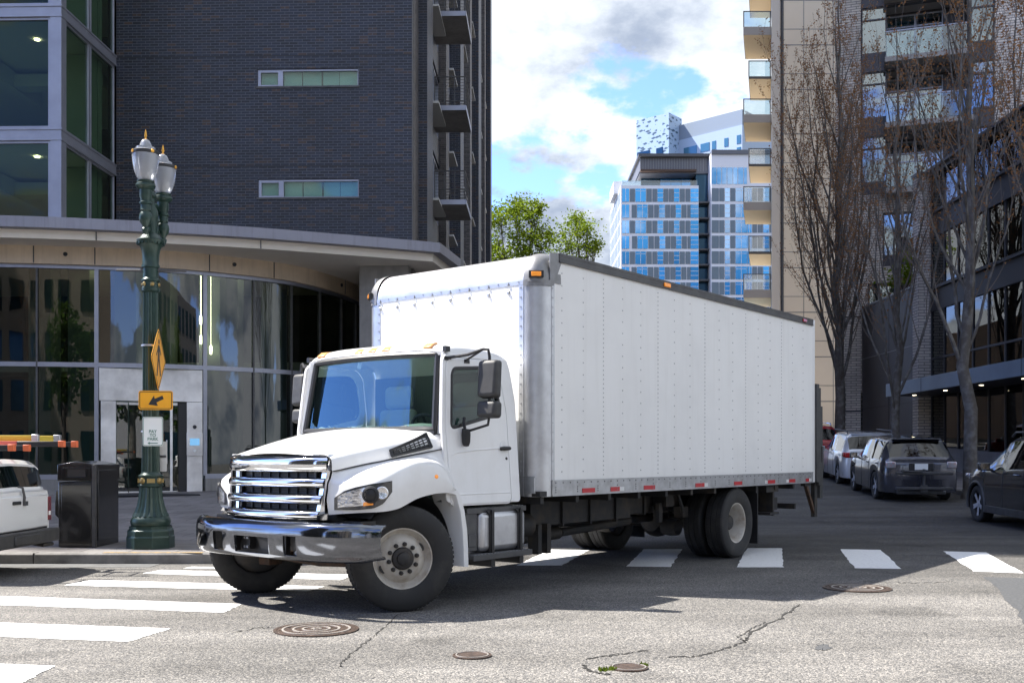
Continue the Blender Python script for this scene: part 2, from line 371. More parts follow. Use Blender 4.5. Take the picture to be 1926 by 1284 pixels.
# rear frame, roll door, lift gate
mb=MB().box(XR-.1,XR,-.1,.0,ZB,ZT).box(XR-.1,XR,-W,-W+.1,ZB,ZT).box(XR-.1,XR,-W+.1,-.1,ZT-.12,ZT)
tp('rear_frame',mb,MT['white'],bevel=.006)
mb=MB().box(XR-.06,XR-.02,-W+.1,-.1,ZB,ZT-.12)
for i in range(7): mb.box(XR-.064,XR-.06,-W+.1,-.1,ZB+.05+i*.33,ZB+.06+i*.33,1)
tp('roll_door',mb,[MT['panel'],MT['cast']])
mb=MB().box(XR-.2,XR-.1,-.1,.03,.95,2.45).box(XR-.2,XR-.1,-W,-W+.12,.95,2.45).box(XR-.34,XR-.21,-W+.05,.0,1.0,2.4)
mb.box(XR-.46,XR-.35,-.12,-.02,.7,2.12).tube([(XR-.33,.0,1.0),(XR-.42,-.02,1.2),(XR-.42,-.02,1.5)],.03,8).box(XR-.34,XR-.2,-.06,.02,.9,1.25)
tp('lift_gate',mb,[MT['trim']],bevel=.008)
for y in (-.06,-W+.06):
    mb=MB().box(XR-.26,XR-.16,y-.03,y+.03,.42,.97)
    mb.prism([(XR-.2,.42),(XR-.26,.42),(XR+.1,.93),(XR+.16,.93)],y-.025,y+.025,mi=1).box(XR-.265,XR-.26,y-.02,y+.02,.7,.95,2).box(XR+.0,XR+.22,y-.035,y+.035,.9,.95)
    tp('lift_gate_bracket',mb,[MT['chassis'],MT['rust'],MT['whitetape']])
# --- chassis
mb=MB()
for y in (-.78,-1.72): mb.box(-6.6,2.3,y-.04,y+.04,.62,.89)
for x in [.1-.62*i for i in range(11)]: mb.box(x-.03,x+.03,-W+.04,-.04,.87,ZB-.002).box(x-.015,x+.015,-.85,-.71,.60,.90)
for x in (1.4,.2,-1.6,-3.2,-5.4): mb.box(x-.05,x+.05,-1.7,-.8,.68,.82)
tp('chassis_frame',mb,MT['chassis'],bevel=.006)
tp('cargo_floor',MB().box(XR,FR-.02,-W+.01,-.01,ZB-.002,ZB+.05),MT['chassis'])
mb=MB().box(-2.4,-.35,-.6,-.56,.6,.93)
for x in (-.36,-.95,-1.5,-2.05): mb.box(x-.012,x+.012,-.6,-.53,.57,.93)
mb.box(-.65,-.58,-.62,-.48,.3,.62).box(-.48,-.42,-.62,-.48,.3,.62)
tp('side_channel',mb,MT['chassis'])
tp('drive_shaft',MB().tube([(1.2,YB,.62),(-1.2,YB,.55)],.06,12).tube([(-1.25,YB,.55),(-4.0,YB,.5)],.06,12).cbox((-1.2,YB,.6),(.12,.3,.2)),MT['chassis'])
tp('exhaust',MB().tube([(1.2,-1.9,.55),(-.4,-1.9,.55),(-.5,-1.9,.5),(-2.8,-1.4,.46)],.07,12).tube([(-.2,-1.9,.55),(-1.4,-1.9,.55)],.15,14).tube([(-.35,-.9,.44),(-1.35,-.9,.46)],.075,12).tube([(-1.4,-.9,.46),(-2.9,-.9,.52)],.05,10),MT['chassis'])
mb=MB().tube([(-4.23,-.45,.47),(-4.23,-W+.45,.47)],.11,12)
mb.lathe([(.02,-.22),(.16,-.2),(.24,-.08),(.25,0),(.24,.08),(.16,.2),(.02,.22)],18,T((-4.23,YB,.47))@Euler((0,R(90),0)).to_matrix().to_4x4())
for y in (-.74,-1.76):
    mb.tube([(-3.5,y,.72),(-3.9,y,.6),(-4.23,y,.57),(-4.6,y,.6),(-4.95,y,.72)],.045,6).tube([(-3.2,y+.1,.5),(-3.2,y+.1,.75)],.06,8)
    mb.cbox((-3.3,y+.12,.78),(.2,.2,.16)).tube([(-3.45,y+.25,.86),(-3.5,y+.28,.7),(-3.55,y+.26,.62),(-3.62,y+.22,.6)],.025,6).cbox((-3.62,y+.2,.62),(.14,.14,.14))
    mb.lathe([(.11,-.1),(.12,0),(.1,.12)],14,T((-3.55,y+.1,.42))@Euler((R(90),0,0)).to_matrix().to_4x4())
tp('rear_axle',mb,MT['chassis'],bevel=.004)
mb=MB().tube([(1.88,-.35,.42),(1.88,-W+.35,.42)],.055,10)
mb.tube([(2.0,-.4,.4),(2.0,-1.2,.36),(2.0,-W+.4,.4)],.03,8).cbox((1.9,-.46,.44),(.16,.16,.3)).cbox((1.9,-W+.46,.44),(.16,.16,.3))
for y in (-.8,-1.7): mb.tube([(2.5,y,.6),(2.2,y,.5),(1.88,y,.47),(1.5,y,.5),(1.2,y,.62)],.04,6).cbox((1.88,y,.48),(.2,.12,.16))
mb.tube([(2.2,-.6,.5),(2.2,-1.9,.5)],.025,8)
tp('front_axle',mb,[MT['rust']],bevel=.004)
tp('engine_block',MB().box(1.0,2.35,-1.62,-.9,.5,1.15),MT['chassis'],bevel=.03)
for y0,y1 in ((-.62,-.06),(-W+.06,-W+.62)):
    tp('mud_flap',MB().box(-4.93,-4.905,y0,y1,.14,.9).box(-4.9,-4.86,y0,y1,.84,.93),MT['black'])
mb=MB().box(-5.55,-5.5,-.5,-.1,.5,.93).box(-5.6,-5.3,-.35,-.05,.52,.55).cbox((-5.7,-.3,.66),(.25,.25,.18)).box(-5.75,-5.65,-.33,-.27,.66,.93).box(-5.6,-5.2,-.4,-.06,.84,.93)
mb.box(-6.55,-6.5,-W+.2,-.2,.55,.63).box(-6.55,-6.5,-.8,-.72,.6,.9).box(-6.55,-6.5,-1.78,-1.7,.6,.9)
tp('rear_under_bumper',mb,MT['chassis'])
# --- wheels
def tyre_prof(r,w,rim):
    return [(rim,-w*.42),(rim+.02,-w*.49),(lerp(rim,r,.5),-w*.52),(r*.955,-w*.49),(r*.985,-w*.44),(r,-w*.36),(r,-w*.17),(r-.012,-w*.16),(r-.012,-w*.14),(r,-w*.13),(r,w*.13),(r-.012,w*.14),(r-.012,w*.16),(r,w*.17),(r,w*.36),(r*.985,w*.44),(r*.955,w*.49),(lerp(rim,r,.5),w*.52),(rim+.02,w*.49),(rim,w*.42),(rim,-w*.42)]
AX=Euler((R(-90),0,0)).to_matrix().to_4x4()      # lathe z -> truck +y
def truck_wheel(x,y,steer,dual,side):
    M0=T((x,y,.463))@Euler((0,0,steer)).to_matrix().to_4x4()@(Matrix.Scale(-1,4,(0,1,0)) if side<0 else Matrix())
    r,w,rim=.463,.26,.266
    pos=[0,-.32] if dual else [0]
    par=None
    for q in pos:
        M=M0@T((0,q,0))@AX; mb=MB().lathe(tyre_prof(r,w,rim),64,M)
        for k in range(72):          # tread lugs
            a=2*math.pi*k/72
            for zz in (-.085,.085): mb.box(r-.01,r+.004,-.013,.013,zz-.02,zz+.02,0,M@Euler((0,0,a)).to_matrix().to_4x4())
        ty=tp('wheel',mb,[MT['rubber']],smooth=40)
        mb=MB()
        if not dual:   # front: dished outwards
            mb.lathe([(rim+.012,.1),(rim+.012,.112),(rim-.01,.108),(rim-.03,.06),(rim-.05,.045),(.212,.05),(.188,.075),(.158,.098),(.152,.1),(.1,.1),(.1,.03),(.0,.03)],48,M)
            mb.lathe([(.095,.03),(.095,.12),(.085,.128),(.06,.13),(.055,.15),(.03,.165),(.0,.167)],24,M,1)
            br=.127; zz=.1
        elif q==0:
            mb.lathe([(rim+.012,.1),(rim+.012,.112),(rim-.012,.108),(rim-.035,.05),(rim-.04,-.03),(rim-.06,-.09),(.2,-.105),(.17,-.1),(.1,-.1),(.09,-.1),(0,-.1)],48,M)
            mb.lathe([(.1,-.1),(.1,.0),(.085,.02),(.0,.03)],24,M,1); br=.135; zz=-.1
        else:
            mb.lathe([(rim+.012,.1),(rim-.03,.05),(rim-.04,-.05),(0,-.05)],32,M); br=None
        if br:
            for k in range(10):
                a=2*math.pi*(k+.3)/10; mb.lathe([(.02,zz),(.02,zz+.018),(.014,zz+.02),(.012,zz+.045),(0,zz+.047)],8,M@T((br*math.cos(a),br*math.sin(a),0)),1)
            for a in (R(-152),R(28)) if not dual else (R(20),R(110),R(200),R(290)):
                mb.lathe([(.034,.057 if not dual else -.095),(.034,.066 if not dual else -.09),(0,.0665 if not dual else -.09)],14,M@Euler((0,0,a)).to_matrix().to_4x4()@T((.198,0,0))@Matrix.Diagonal((.6,1.15,1,1)),2)
        mb.lathe([(rim-.005,-.09),(rim-.02,-.11),(.2,-.13),(0,-.13)],32,M,1)
        tp('rim',mb,[MT['rimwhite'],MT['chassis'],MT['black']],parent=ty,smooth=40)
truck_wheel(1.9,-.26,R(-31),False,1)
truck_wheel(1.9,-W+.26,R(-33),False,-1)
truck_wheel(-4.23,-.15,0,True,1)
truck_wheel(-4.23,-W+.15,0,True,-1)
# --- bumper: bent chrome sheet with openings
def bx(y):
    t=abs(y-YB)/1.23; return 2.73-.10*t**2-.27*t**6
yb=sorted(set([round(YB+v,4) for v in (-1.23,-1.22,-1.18,-1.1,-1.0,-.9,-.8,-.7,-.575,-.42,-.32,-.235,-.1,0,.1,.235,.32,.42,.575,.7,.8,.9,1.0,1.1,1.18,1.22,1.23)]))
zb=[.5,.515,.545,.57,.6,.66,.71,.735,.78,.82,.845,.86]
prof={.5:-.05,.515:-.02,.545:-.006,.57:-.002,.6:.001,.66:.006,.71:.008,.735:.008,.78:.006,.82:-.004,.845:-.022,.86:-.055}
mb=MB(); nz=len(zb)
idx={}
for i,y in enumerate(yb):
    e=abs(y-YB)
    for j,z in enumerate(zb):
        zz=z+(.03*((e-1.1)/.13) if e>1.1 and z<.6 else 0)-(.02*((e-1.1)/.13) if e>1.1 and z>.8 else 0)
        idx[i,j]=len(mb.v); mb.v.append((bx(y)+prof[z],y,.475+(zz-.5)*.86))
def hole(y,z):
    e=abs(y-YB)
    if .545<z<.71 and (e<.235): return True
    if .545<z<.735 and .42<e<.575: return True
    return False
for i in range(len(yb)-1):
    for j in range(nz-1):
        if hole((yb[i]+yb[i+1])/2,(zb[j]+zb[j+1])/2): continue
        mb.f.append((idx[i,j],idx[i+1,j],idx[i+1,j+1],idx[i,j+1])); mb.m.append(0)
bum=tp('bumper',mb,MT['dchrome'],smooth=60)
so=bum.modifiers.new('solid','SOLIDIFY'); so.thickness=.025; so.offset=0
bv=bum.modifiers.new('bevel','BEVEL'); bv.width=.007; bv.segments=3; bv.limit_method='ANGLE'; bv.angle_limit=R(50)
for y in (YB-.5,YB+.5,YB):
    hw=.3 if y==YB else .1
    mb=MB().box(2.55,2.6,y-hw,y+hw,.49,.70)
    if y==YB:
        mb.box(2.6,2.66,y-.24,y-.12,.53,.65).box(2.6,2.65,y+.12,y+.24,.51,.57)
        for q in (-.18,-.14):
            for z in (.55,.63): mb.tube([(2.66,y+q,z),(2.675,y+q,z)],.012,8,1)
    else: mb.tube([(2.6,y,.53),(2.66,y,.53)],.015,8,1)
    tp('bumper_recess',mb,[MT['black'],MT['alud']])
tp('bumper_bracket',MB().box(2.2,2.58,YB-.55,YB-.45,.56,.8).box(2.2,2.58,YB+.45,YB+.55,.56,.8).box(2.2,2.38,YB-1.0,YB+1.0,.70,.80),MT['black'])
# --- grille
def gx(y,z): 
    t=(y-YC)/.68; return 2.6-.10*t*t-.03*t**6+.05*(1.37-z)/.55
def gy(t,z): return YC+t*(.68-.06*(1.37-z)/.55-(.02 if z>1.33 else 0))
bands=[(1.222,1.372),(1.085,1.164),(.945,1.022),(.81,.886)]
def bandfn(z0,z1,bul,inset=0):
    def fn(u,v):
        t=lerp(-1,1,u)*(1-inset); z=lerp(z0,z1,v); y=gy(t,z)
        b=bul*math.sin(math.pi*min(max(v,0),1))**.6
        top=-.1*max(0,(v-.7)/.3)**2 if z1>1.3 else 0
        return (gx(y,z)+b+top,y,z)
    return fn
mb=MB()
for k,(z0,z1) in enumerate(bands):
    mb.grid(bandfn(z0,z1,.028),30,10)
    y0=lambda t,z: gy(t,z)
    # lips back into the opening
    if k<3: mb.grid(lambda u,v: (gx(gy(lerp(-1,1,u),z0),z0)-.07*v,gy(lerp(-1,1,u),z0),z0+.01*v),30,1)
    if k>0: mb.grid(lambda u,v: (gx(gy(lerp(-1,1,u),z1),z1)-.07*v,gy(lerp(-1,1,u),z1),z1-.01*v),30,1)
for s in (-1,1):   # side cheeks
    mb.grid(lambda u,v: (gx(gy(s,lerp(.81,1.37,v)),lerp(.81,1.37,v))-.09*u+.006, gy(s,lerp(.81,1.37,v))-s*(.0-.02*u), lerp(.81,1.37,v)),3,14)
    mb.grid(lambda u,v: (gx(gy(s,1),lerp(.82,1.22,v))-.035+.02*(1.2-lerp(.82,1.22,v)), gy(s*lerp(.86,1.0,u),lerp(.82,1.22,v)), lerp(.82,1.22,v)),3,8)
tp('grille',mb,MT['chrome'],smooth=60)
mb=MB()
for (a,b) in ((1.164,1.222),(1.022,1.085),(.886,.945)):
    for z in (a+.012,(a+b)/2,b-.012): mb.box(2.44,2.47,YC-.5,YC+.5,z-.005,z+.005)
    for y in [YC-.5+.125*i for i in range(9)]: mb.box(2.45,2.48,y-.006,y+.006,a,b)
    mb.box(2.47,2.5,YC+.5,YC+.53,a,b).box(2.47,2.5,YC-.53,YC-.5,a,b)
mb.box(2.3,2.4,YC-.68,YC+.68,.8,1.3)
tp('radiator_screen',mb,MT['black'])
# --- hood
def hood_pts(x):
    t=(x-1.36)/(2.5-1.36); t=min(max(t,0),1)
    ys=lerp(-.30,-.535,t); zs=lerp(1.585,1.352,t**1.25)
    cy,cz=lerp(-.2,-.5,t**1.1), lerp(1.425,1.225,t)
    return ys,zs,cy,cz
def hood_ring(x,drop=0):
    ys,zs,cy,cz=hood_pts(x); crown=lerp(.05,.03,(x-1.36)/1.14)
    half=[(cy,cz),(lerp(cy,ys,.25)+.012,lerp(cz,zs,.33)),(lerp(cy,ys,.55)+.016,lerp(cz,zs,.68)),(ys+.02,zs-.022),(ys-.005,zs-.006),(ys-.045,zs+.006)]
    n=8
    for k in range(1,n): 
        q=k/n; half.append((lerp(ys-.045,YC,q), zs+.006+crown*math.sin(q*math.pi/2)))
    half.append((YC,zs+.006+crown))
    full=half+[(2*YC-y,z) for y,z in half[-2::-1]]
    return [(x,y,z-drop) for y,z in full]
rings=[hood_ring(x) for x in (1.36,1.45,1.6,1.75,1.9,2.05,2.2,2.32,2.42,2.48)]
last=hood_ring(2.5,0); rings.append([(gx(y,1.37)-.06,y*.995+YC*.005,z-.01) for x,y,z in last])
mb=MB().loft(rings)
tp('hood',mb,MT['white'],smooth=45)
# --- fenders (left and its mirror), wheel arch, rear flap, headlamps
ST=[((2.49,-.53),.86,1.10,(2.46,-.51,1.222)),((2.455,-.36),.875,1.095,(2.40,-.487,1.235)),((2.38,-.21),.885,1.115,(2.29,-.452,1.258)),((2.25,-.12),.89,1.165,(2.15,-.41,1.285)),
    ((2.10,-.085),.91,1.225,(2.03,-.375,1.305)),((1.98,-.08),.95,1.26,(1.93,-.35,1.325)),((1.86,-.08),.99,1.285,(1.83,-.32,1.342)),((1.72,-.08),1.015,1.292,(1.7,-.288,1.365)),
    ((1.6,-.08),1.028,1.275,(1.6,-.26,1.382)),((1.49,-.08),1.03,1.225,(1.5,-.232,1.40)),((1.41,-.085),1.02,1.15,(1.425,-.212,1.413)),((1.345,-.10),1.0,1.06,(1.375,-.2,1.42))]
def st(s,k):
    i=min(int(s),len(ST)-2); t=s-i
    a,b=ST[i],ST[i+1]
    tabs=[(j,(ST[j][0][0],ST[j][0][1],ST[j][1],ST[j][2],*ST[j][3])[k]) for j in range(len(ST))]
    return spline(tabs,s)
def fsec(s):
    x,y,zb_,zc,cx,cy,cz=(st(s,k) for k in range(7))
    nx,ny=(cx-x),(cy-y); L=math.hypot(nx,ny)
    ux,uy=nx/L,ny/L
    P=[(x+ux*.07,y+uy*.07,zb_+.0),(x+ux*.004,y+uy*.004,zb_-.006),(x,y,zb_+.02),(x-ux*.012,y-uy*.012,lerp(zb_,zc,.5)),(x,y,zc-.035)]
    for q in (.06,.16,.32,.55,.8,1.0):
        h=zc+(cz-zc)*(q**1.5)+.03*math.sin(math.pi*min(q*1.6,1))*(1-q); P.append((x+nx*q,y+ny*q,h))
    return P
def flip(P): return [(x,2*YC-y,z) for x,y,z in P]
def on_fender(s,z,off):
    P=fsec(s)[2:5]; tab=[(p[2],p) for p in P]
    k=min(max((z-tab[0][0])/(tab[-1][0]-tab[0][0]),0),1.6)
    x=lerp(P[0][0],P[-1][0],k)+0; y=lerp(P[0][1],P[-1][1],k)
    if z>tab[-1][0]:
        S=fsec(s)
        for a,b in zip(S[4:],S[5:]):
            if a[2]<=z<=b[2]: q=(z-a[2])/(b[2]-a[2]); x=lerp(a[0],b[0],q); y=lerp(a[1],b[1],q); break
    # outward normal in plan
    e=.05; x0,y0=st(max(s-e,0),0),st(max(s-e,0),1); x1,y1=st(s+e,0),st(s+e,1); dx,dy=x1-x0,y1-y0; L=math.hypot(dx,dy); n=(-dy/L,dx/L)
    if n[1]<0 and n[0]<0: n=(-n[0],-n[1])
    if n[0]*1+n[1]<0: n=(-n[0],-n[1])
    return (x+n[0]*off,y+n[1]*off,z)
for side in (1,-1):
    fl=(lambda P: P) if side>0 else flip
    mb=MB().loft([fl(fsec(i*11/44)) for i in range(45)])
    fe=tp('fender',mb,MT['white'],smooth=50)
    mb=MB().tube([fl([(st(i*11/30,4)+.002,st(i*11/30,5)+.012,st(i*11/30,6)+.002)])[0] for i in range(31)],.0055,5); tp('hood_gap',mb,MT['black'])
    # rear flap of the fender, running down behind the wheel
    fp=[(1.43,1.02),(1.36,1.0),(1.30,.85),(1.27,.68),(1.255,.5),(1.25,.34)]
    fo=[(1.335,1.05),(1.28,1.0),(1.225,.85),(1.19,.68),(1.175,.5),(1.17,.33)]
    mb=MB()
    rings=[]
    for (xa,za),(xb,zb2) in zip(fp,fo): rings.append(fl([(xa+.03,-.35,za),(xa,-.1,za),(xa-.01,-.085,za),(xb+.01,-.085,zb2),(xb,-.1,zb2),(xb,-.35,zb2)]))
    mb.loft(rings); mb.add(rings[-1],[(0,1,2,3,4,5)])
    tp('fender_flap',mb,MT['white'],smooth=50)
    # inner arch liner
    def lin(u,v):
        a=R(lerp(38,186,u)); p=[(1.9+.56*math.cos(a),lerp(-.16,-.75,v),.47+.58*math.sin(a))]; return fl(p)[0]
    mb=MB().grid(lin,20,2); tp('wheel_arch_liner',mb,MT['black'])
    # headlamp: dark housing following the fender, reflector and lens
    def hl(off,g0,g1,h0,h1):
        bot=[(.42,.898),(1.6,.902),(2.5,.915),(3.05,.955),(3.55,1.05)]; top=[(.42,1.0),(1.0,1.06),(1.6,1.093),(2.4,1.12),(3.55,1.145)]
        def fn(u,v):
            s=lerp(.42,3.55,lerp(g0,g1,u)); z=lerp(interp(bot,s),interp(top,s),lerp(h0,h1,v)); return fl([on_fender(s,z,off)])[0]
        return fn
    mb=MB().grid(hl(.012,0,1,0,1),22,8)
    hd=tp('headlamp',mb,[MT['black']],smooth=60)
    mb=MB().grid(hl(.016,.07,.60,.16,.9),14,8); tp('reflector',mb,MT['headrefl'],parent=hd,smooth=60)
    c=fl([on_fender(lerp(.42,3.55,.62),1.03,.014)])[0]
    mb=MB(); M=T(c)@Vector((.8,.6*side,0)).to_track_quat('Z','Y').to_matrix().to_4x4()
    mb.lathe([(.075,0),(.07,.022),(.055,.03),(.05,.02),(0,.032)],20,M,0); tp('projector_lens',mb,[MT['black'],MT['chrome']],parent=hd,smooth=40)
    c2=fl([on_fender(lerp(.42,3.55,.8),1.045,.016)])[0]
    M2=T(c2)@Vector((.6,.8*side,0)).to_track_quat('Z','Y').to_matrix().to_4x4()
    mb=MB().lathe([(.055,0),(.055,.008),(.048,.012),(.02,.004),(0,.002)],20,M2); tp('high_beam',mb,MT['headrefl'],parent=hd,smooth=40)
    mb=MB().grid(hl(.0175,.50,.66,.14,.30),6,3); tp('turn_signal',mb,MT['amber'],parent=hd)
    mb=MB().grid(hl(.028,.02,.98,.04,.96),20,8); tp('lens',mb,MT['lens'],parent=hd,smooth=60)
    m=fl([(1.63,-.083,1.17)])[0]
    tp('side_marker',MB().lathe([(.03,-.01),(.03,.006),(.02,.016),(0,.019)],16,T((m[0],m[1],m[2]))@(Euler((R(-90*side),0,0)).to_matrix().to_4x4())@Matrix.Diagonal((1.1,.8,1,1))),MT['amber'])
    # hood side intake: dark frame with a grid
    def vp(u,v,off=0):
        x=lerp(1.52,1.93,u); ys,zs,cy,cz=hood_pts(x)
        b,t=lerp(.20,.13,u),lerp(.97,.48,u**.8); q=lerp(b,t,v)
        return fl([(x,lerp(cy,ys,q)+.013+off,lerp(cz,zs,q)+.004)])[0]
    mb=MB().grid(lambda u,v: vp(u,v,.006),12,5)
    vn=tp('hood_intake',mb,MT['black'])
    mb=MB()
    for k in range(9): mb.tube([vp(.04+k*.115,v,.012) for v in (.1,.5,.9)],.006,5,0)
    for v in (.22,.42,.62,.82): mb.tube([vp(u,v,.012) for u in (.04,.3,.6,.93)],.006,5,0)
    for v in (.02,.98): mb.tube([vp(u,v,.014) for u in (0,.25,.5,.75,1)],.011,6,1)
    for u in (.0,1.0): mb.tube([vp(u,v,.014) for v in (0,.5,1)],.011,6,1)
    for a,b in ((.1,.3),(.33,.52),(.56,.78)): mb.grid(lambda u,v: vp(lerp(a,b,u),lerp(.25,.75,v),.008),2,2,2)
    tp('intake_grid',mb,[MT['trim'],MT['black'],MT['paper']],parent=vn)
# ---------------------------------------------------------------- cab
def yl(z): return -.15-(z-.9)*.075
SH=Matrix(((1,0,0,0),(0,0,1,0),(0,1,0,0),(0,0,0,1)))   # plate XY -> truck x,z ; thickness -> y
def shear(mb,side):
    mb.v=[(x,(yl(z)+y) if side>0 else 2*YC-(yl(z)+y),z) for x,y,z in mb.v]; return mb
BODY=rpoly([(.33,.90),(.325,1.9),(.385,2.22),(.43,2.305),(1.31,2.305),(1.365,2.25),(1.425,1.62),(1.42,.93)],.05)
DOOR=rpoly([(1.37,.90),(1.385,1.6),(1.335,2.2),(1.29,2.275),(.66,2.285),(.56,2.2),(.475,1.78),(.47,.895)],.07,6)
WIN=rpoly([(1.315,1.60),(1.265,2.12),(1.225,2.175),(.745,2.215),(.655,2.15),(.575,1.86),(.60,1.755)],.07,6)
def inset(pts,d):
    c=Vector((sum(p[0] for p in pts)/len(pts),sum(p[1] for p in pts)/len(pts))); out=[]
    n=len(pts)
    for i in range(n):
        a,b=Vector(pts[i-1]),Vector(pts[(i+1)%n]); t=(b-a)
        if t.length<1e-7: out.append(pts[i]); continue
        nn=Vector((-t.y,t.x)).normalized()
        if nn.dot(c-Vector(pts[i]))<0: nn=-nn
        out.append(tuple(Vector(pts[i])+nn*d))
    return out
for side in (1,-1):
    mb=MB().plate([BODY,inset(DOOR,-.006)],.03,.006,SH); shear(mb,side)
    tp('cab_side',mb,MT['white'],smooth=40)
    mb=MB().plate([inset(DOOR,.004),WIN],.034,.012,T((0,.004,0))@SH); shear(mb,side)
    d=tp('door',mb,[MT['white']],smooth=40)
    # pressed line across the door skin, lower swage
    mb=MB().tube([(.62,.014,1.43),(1.0,.016,1.41),(1.25,.016,1.385),(1.33,.012,1.36),(1.345,.012,1.2)],.012,8); shear(mb,side); tp('door_crease',mb,MT['white'],parent=d)
    mb=MB().tube([(.49,.012,1.0),(1.3,.012,1.0)],.013,8); shear(mb,side); tp('door_sill_crease',mb,MT['white'],parent=d)
    mb=MB().plate([inset(WIN,-.008),inset(WIN,.022)],.022,.006,T((0,.014,0))@SH); shear(mb,side); w=tp('window_seal',mb,MT['black'],parent=d)
    mb=MB().plate([inset(WIN,.002)],.004,0,T((0,.0,0))@SH); shear(mb,side); tp('window',mb,MT['autoglass'],parent=d,smooth=0)
    mb=MB().tube([(.62,.03,1.425),(.58,.045,1.427),(.47+.02,.045,1.43)],[.016,.022,.018],8)
    mb.lathe([(.05,0),(.048,.006),(0,.003)],16,T((.565,.019,1.455))@Euler((R(-90),0,0)).to_matrix().to_4x4(),1)
    shear(mb,side)
    tp('handle',mb,[MT['black'],MT['white']],parent=d)
    mb=MB().lathe([(.014,0),(.014,.006),(0,.006)],10,T((.525,.02,1.33))@Euler((R(-90),0,0)).to_matrix().to_4x4(),0); shear(mb,side); tp('lock',mb,MT['black'],parent=d)
    # mirrors on bent arms
    fm=lambda P: P if side>0 else [(x,2*YC-y,z) for x,y,z in P]
    def mir(c,size,name,rz=0):
        m=MB().cbox((0,0,0),size); m.v=[(x*(1 if x<0 else .8),y,z*(1 if x<0 else .93)) for x,y,z in m.v]
        M=T(fm([c])[0])@Euler((0,R(-4),R(rz*side))).to_matrix().to_4x4(); m.v=[tuple(M@Vector(v)) for v in m.v]
        o=tp(name,m,MT['trim'],parent=mr,bevel=.035,seg=4,smooth=60)
        g=MB().box(-size[0]/2-.004,-size[0]/2+.002,-size[1]/2+.02,size[1]/2-.02,-size[2]/2+.025,size[2]/2-.025); g.v=[tuple(M@Vector(v)) for v in g.v]
        tp(name.replace('housing','glass'),g,MT['chrome'],parent=mr)
    mb=MB().tube(fm([(1.30,-.25,2.26),(1.22,-.06,2.285),(1.14,.06,2.335),(1.12,.105,2.33),(1.115,.115,2.26),(1.115,.115,2.18)]),.014,8)
    mb.tube(fm([(1.05,-.24,2.25),(1.15,.05,2.325)]),.011,8).cbox(fm([(1.3,-.245,2.255)])[0],(.09,.03,.035)).cbox(fm([(1.04,-.235,2.245)])[0],(.07,.03,.035)).cbox(fm([(1.3,-.25,2.345)])[0],(.06,.04,.05))
    mb.tube(fm([(1.115,.115,2.0),(1.115,.115,1.74),(1.12,.10,1.64),(1.14,-.1,1.59),(1.15,-.195,1.6)]),.013,8)
    mr=tp('mirror_arm',mb,MT['black'])
    mir((1.12,.115,2.06),(.13,.21,.36),'mirror_housing',6); mir((1.12,.11,1.78),(.15,.21,.16),'spot_mirror_housing',6)
    mb=MB().lathe([(.0,-.09),(.03,-.085),(.045,-.05),(.05,.02),(.046,.06),(.02,.07),(0,.07)],14,T(fm([(1.16,-.13,1.53)])[0])@Matrix.Diagonal((.6,1,1,1))).tube(fm([(1.16,-.14,1.58),(1.16,-.16,1.67),(1.14,-.17,1.71)]),.014,8)
    tp('down_mirror',mb,MT['black'])
# roof, rear wall, windscreen header
RZ=[(.345,2.16),(.37,2.27),(.42,2.36),(.52,2.42),(.7,2.45),(.95,2.458),(1.15,2.448),(1.26,2.425),(1.32,2.39),(1.35,2.345)]
def roof_ring(x,n=28):
    zt=spline(RZ,x); zb_=min(2.28,zt-.03); hw=(-YC+yl(2.28))-.005+(.0 if x>.45 else 0)
    out=[]
    for k in range(n+1):
        a=math.pi*k/n; c,s=math.cos(a),math.sin(a)
        out.append((x-.03*(abs(c)**4 if x>1.2 else 0),YC+hw*math.copysign(abs(c)**.42,c),zb_+(zt-zb_)*abs(s)**.55))
    return out
mb=MB().loft([roof_ring(x) for x in (.345,.355,.37,.395,.42,.47,.52,.6,.7,.82,.95,1.05,1.15,1.21,1.26,1.295,1.32,1.338,1.35)])
mb.box(.34,.375,2*YC-yl(2.2)+.03,yl(2.2)-.03,.9,2.2)
# header strip over the windscreen
def head(u,v):
    t=lerp(-1,1,u); y=YC+t*.94; return (1.352-.028*t**4-.012*v+.012*(1-t*t),y,lerp(2.352-.03*t**6,2.29,v))
mb.grid(head,20,3)
tp('cab_roof',mb,MT['white'],smooth=50)
def ws(u,v,off=0):
    t=lerp(-1,1,u); hw=lerp(.90,.845,v); return (lerp(1.42,1.315,v)+.05*(1-t*t)-.02*t**6+off, YC+t*hw, lerp(1.60-.015*(1-t*t)*0,2.30+.012*(1-t*t),v))
tp('windscreen',MB().grid(ws,24,8),glass('windscreen_glass',(.58,.70,.65),.14,.9,refl=(.50,.80,.93)),smooth=60)
bd=[ws(u/20,0,.006) for u in range(21)]+[ws(1,v/8,.006) for v in range(1,9)]+[ws(u/20,1,.006) for u in range(19,-1,-1)]+[ws(0,v/8,.006) for v in range(7,-1,-1)]
tp('windscreen_seal',MB().tube(bd,.033,8),MT['black'])
for s in (1,-1):   # A pillars behind the seal
    mb=MB(); mb.loft([[(x,YC+s*y,z) for x,y,z in ((lerp(1.405,1.325,v),lerp(.985,.94,v),z),(lerp(1.41,1.33,v),lerp(.99,.945,v)-.02,z),(lerp(1.395,1.30,v),lerp(.92,.865,v),z),(lerp(1.36,1.3,v),lerp(.91,.855,v),z),(lerp(1.36,1.3,v),lerp(.98,.935,v),z))] for v,z in ((0,1.56),(.5,1.94),(1,2.31))],close=True)
    tp('windscreen_pillar',mb,MT['white'],bevel=.008)
mb=MB().box(1.30,1.44,-2.12,-.28,1.35,1.585)
tp('cowl',mb,MT['black'])
